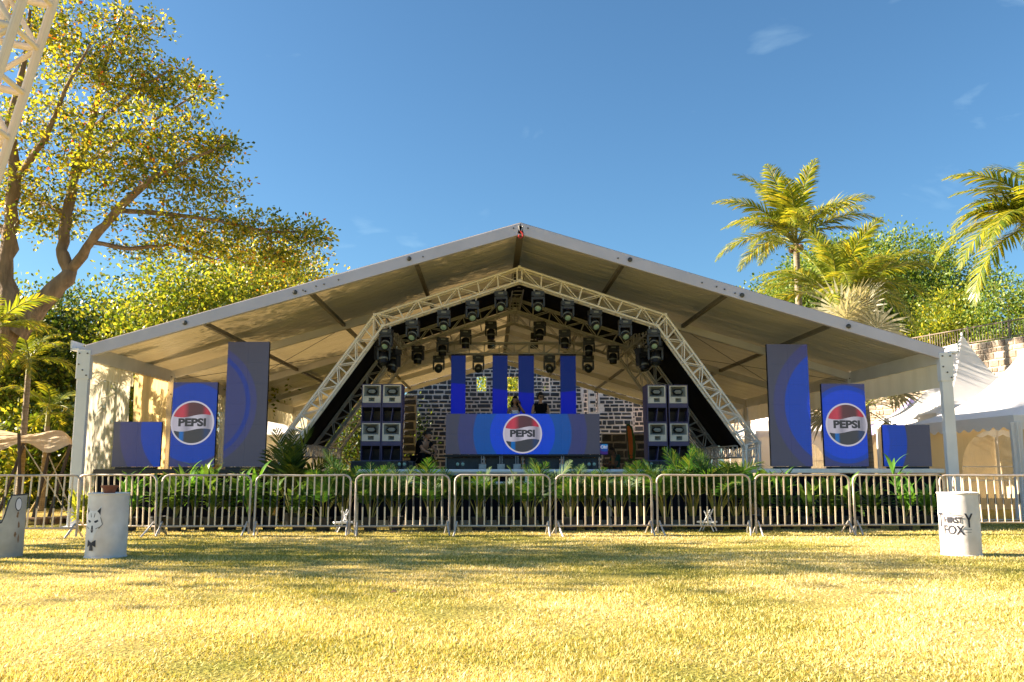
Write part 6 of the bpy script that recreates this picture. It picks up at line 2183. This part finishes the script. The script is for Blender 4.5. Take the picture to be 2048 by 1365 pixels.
for e in (-1, 1):
    mb.lathe([(.035, 0), (.04, .012), (.035, .028), (0, .03)], 12, rot @ Vector((e * .078, .015, -.005)) + hc, rot=rot @ Matrix.Rotation(R(90) * e, 3, 'Y'))
mb.build('headphones', M['charcoal'], mn, smooth=True)
# crouching technician on the left, standing helper far right
CR = dict(pelvis=(0, .12, .36), belly=(0, .06, .50), chest=(0, -.06, .68), neck=(0, -.13, .83), skull=(.02, -.19, .91), lsh=(.18, -.08, .77), lel=(.24, -.28, .56), lwr=(.10, -.42, .50), rsh=(-.18, -.08, .77), rel=(-.24, -.28, .56), rwr=(-.08, -.42, .46), lhip=(.10, .10, .33), lkn=(.17, -.26, .46), lan=(.14, -.06, .085), lto=(.16, -.20, .035), rhip=(-.10, .10, .33), rkn=(-.17, -.26, .46), ran=(-.14, -.06, .085), rto=(-.16, -.20, .035))
pc = at(843, 930, 23.4)
tc_ = person('person in dark clothes crouching by the left loudspeaker stack', (pc.x, 23.4, ZS), R(50), CR, M['skin_b'], 1.0, top_mat=M['black_cloth'], pants_mat=M['black_cloth'], head_pitch=R(25), sleeves=True)
hair_cap(tc_, CR['skull'], 0, M['hair'], 0, 1.05, True, R(25))
ph_ = at(1231, 925, 28.0)
J = dict(STAND); J['skull'] = (.02, -.12, 1.53); J['neck'] = (0, -.07, 1.45); J['chest'] = (0, -.04, 1.30); J['lwr'] = (.10, -.34, 1.15); J['lel'] = (.22, -.12, 1.10); J['rwr'] = (-.10, -.35, 1.12); J['rel'] = (-.22, -.12, 1.1)
zh = at(1228, 893, 28.0).z - 1.72
hp = person('person in a teal shirt standing right of the booth', (ph_.x, 28.0, max(0.0, zh)), R(-70), J, M['skin_b'], 1.0, top_mat=M['teal_cloth'], pants_mat=M['horn_grey'], sleeves=True, head_pitch=R(20))
hair_cap(hp, J['skull'], 0, M['hair'], 0, 1.03, False, R(20))
st2 = MB(); st2.box((ph_.x + .6, 28.6, max(.02, zh) / 2 - .01), (3.0, 1.8, max(.02, zh) - .02))
o = st2.build('rear_platform', M['black'], bevel=.02); tag(o, 'low black platform right of and behind the booth', 'platform')
# small monitor and feather flag
pmn = at(1208, 899, 25.6)
t = thing('monitor', 'small glowing blue monitor at the right end of the booth', 'monitor', (pmn.x, 25.6, ZS))
mm = screen_mat('monitor_picture', (.02, .1), [(0, (.02, .2, .5)), (.022, (.015, .06, .3)), (.04, (.05, .02, .18)), (.06, (.01, .02, .1))])
MB().box((0, .03, pmn.z - ZS), (.24, .05, .32)).build('casing', M['black'], t, bevel=.01)
o = MB().prism([(-.11, -.15), (.11, -.15), (.11, .15), (-.11, .15)], -.004, .002).build('display', mm, t); o.location = (0, 0, pmn.z - ZS)
me = text_mesh('Oh!', .13, E_['white'], .001, .002); o = link('lettering', me, t); o.location = (0, -.008, pmn.z - ZS + .06)
rod('stand', (0, .03, 0), (0, .03, pmn.z - ZS - .16), .02, M['dark_metal'], t)
MB().box((0, .03, .01), (.3, .2, .02)).build('stand_base', M['dark_metal'], t)
pf = at(1263, 925, 31)
t = thing('feather_flag', 'orange and green feather flag right of the booth', 'flag', (pf.x, 31, 0))
zf0, zf1 = at(1263, 921, 31).z, at(1253, 848, 31).z
hgt = zf1 - zf0
outl = [(.12, 0), (.16, hgt * .3), (.14, hgt * .6), (.06, hgt * .9), (-.06, hgt), (-.16, hgt * .99), (-.17, hgt * .9), (-.12, hgt * .5), (-.10, 0)]
inl = [(.04, hgt * .14), (.06, hgt * .35), (.05, hgt * .6), (.0, hgt * .86), (-.07, hgt * .95), (-.13, hgt * .93), (-.10, hgt * .5), (-.07, hgt * .14)]
o = MB().prism(outl, -.006, .006).build('sail', M['flag_green'], t); o.location = (0, 0, zf0)
o2 = MB().prism(inl, -.009, .009).build('orange_panel', M['orange'], o)
em = MB().prism([(.05 * math.cos(q) - .0, hgt * .09 + .06 * math.sin(q)) for q in [i * math.pi / 8 for i in range(16)]], -.009, .009).build('emblem', M['orange'], o)
rod('flag_pole', (-.13, 0, 0), (-.16, 0, zf1 - .05), .015, M['dark_metal'], t)
# white folding frames on the ground by the barrier
for i, (px, py) in enumerate(((690, 1030), (1412, 1030))):
    q = at(px, py, 18.2)
    t = thing('folding_stand', 'folded white metal stand behind the barrier, %s' % ('left of centre', 'right of centre')[i], 'stand', (q.x, 18.2, 0), R(20 - 50 * i), 'folded white stands')
    t.scale = (.75, .75, .75)
    for a, b in (((-.2, 0, .02), (.12, 0, .62)), ((.2, 0, .02), (-.05, 0, .58)), ((-.2, .3, .02), (.12, .3, .62)), ((.2, .3, .02), (-.05, .3, .58))):
        rod('leg', a, b, .016, M['white_metal'], t)
    MB().box((-.02, .15, .27), (.5, .3, .05)).build('hinge_bracket', M['white_metal'], t, bevel=.01)
    for k in range(4):
        rod('cross_bar', (.03 + .02 * k, 0, .36 + .06 * k), (.03 + .02 * k, .3, .36 + .06 * k), .012, M['white_metal'], t)

# fallen leaf on the lawn
q = ground_at(776, 1192)
mb = MB(); mb.poly([(0, 0, .03), (.05, .02, .05), (.10, 0, .035), (.05, -.03, .045)]); mb.poly([(.02, .04, .03), (.05, .08, .06), (.09, .06, .03)])
o = mb.build('fallen_leaf', M['wood_dark']); o.location = q; tag(o, 'curled brown leaf lying on the sunlit lawn', 'leaf')

for o in bpy.data.objects:
    if '_world' in o.keys():
        del o['_world']
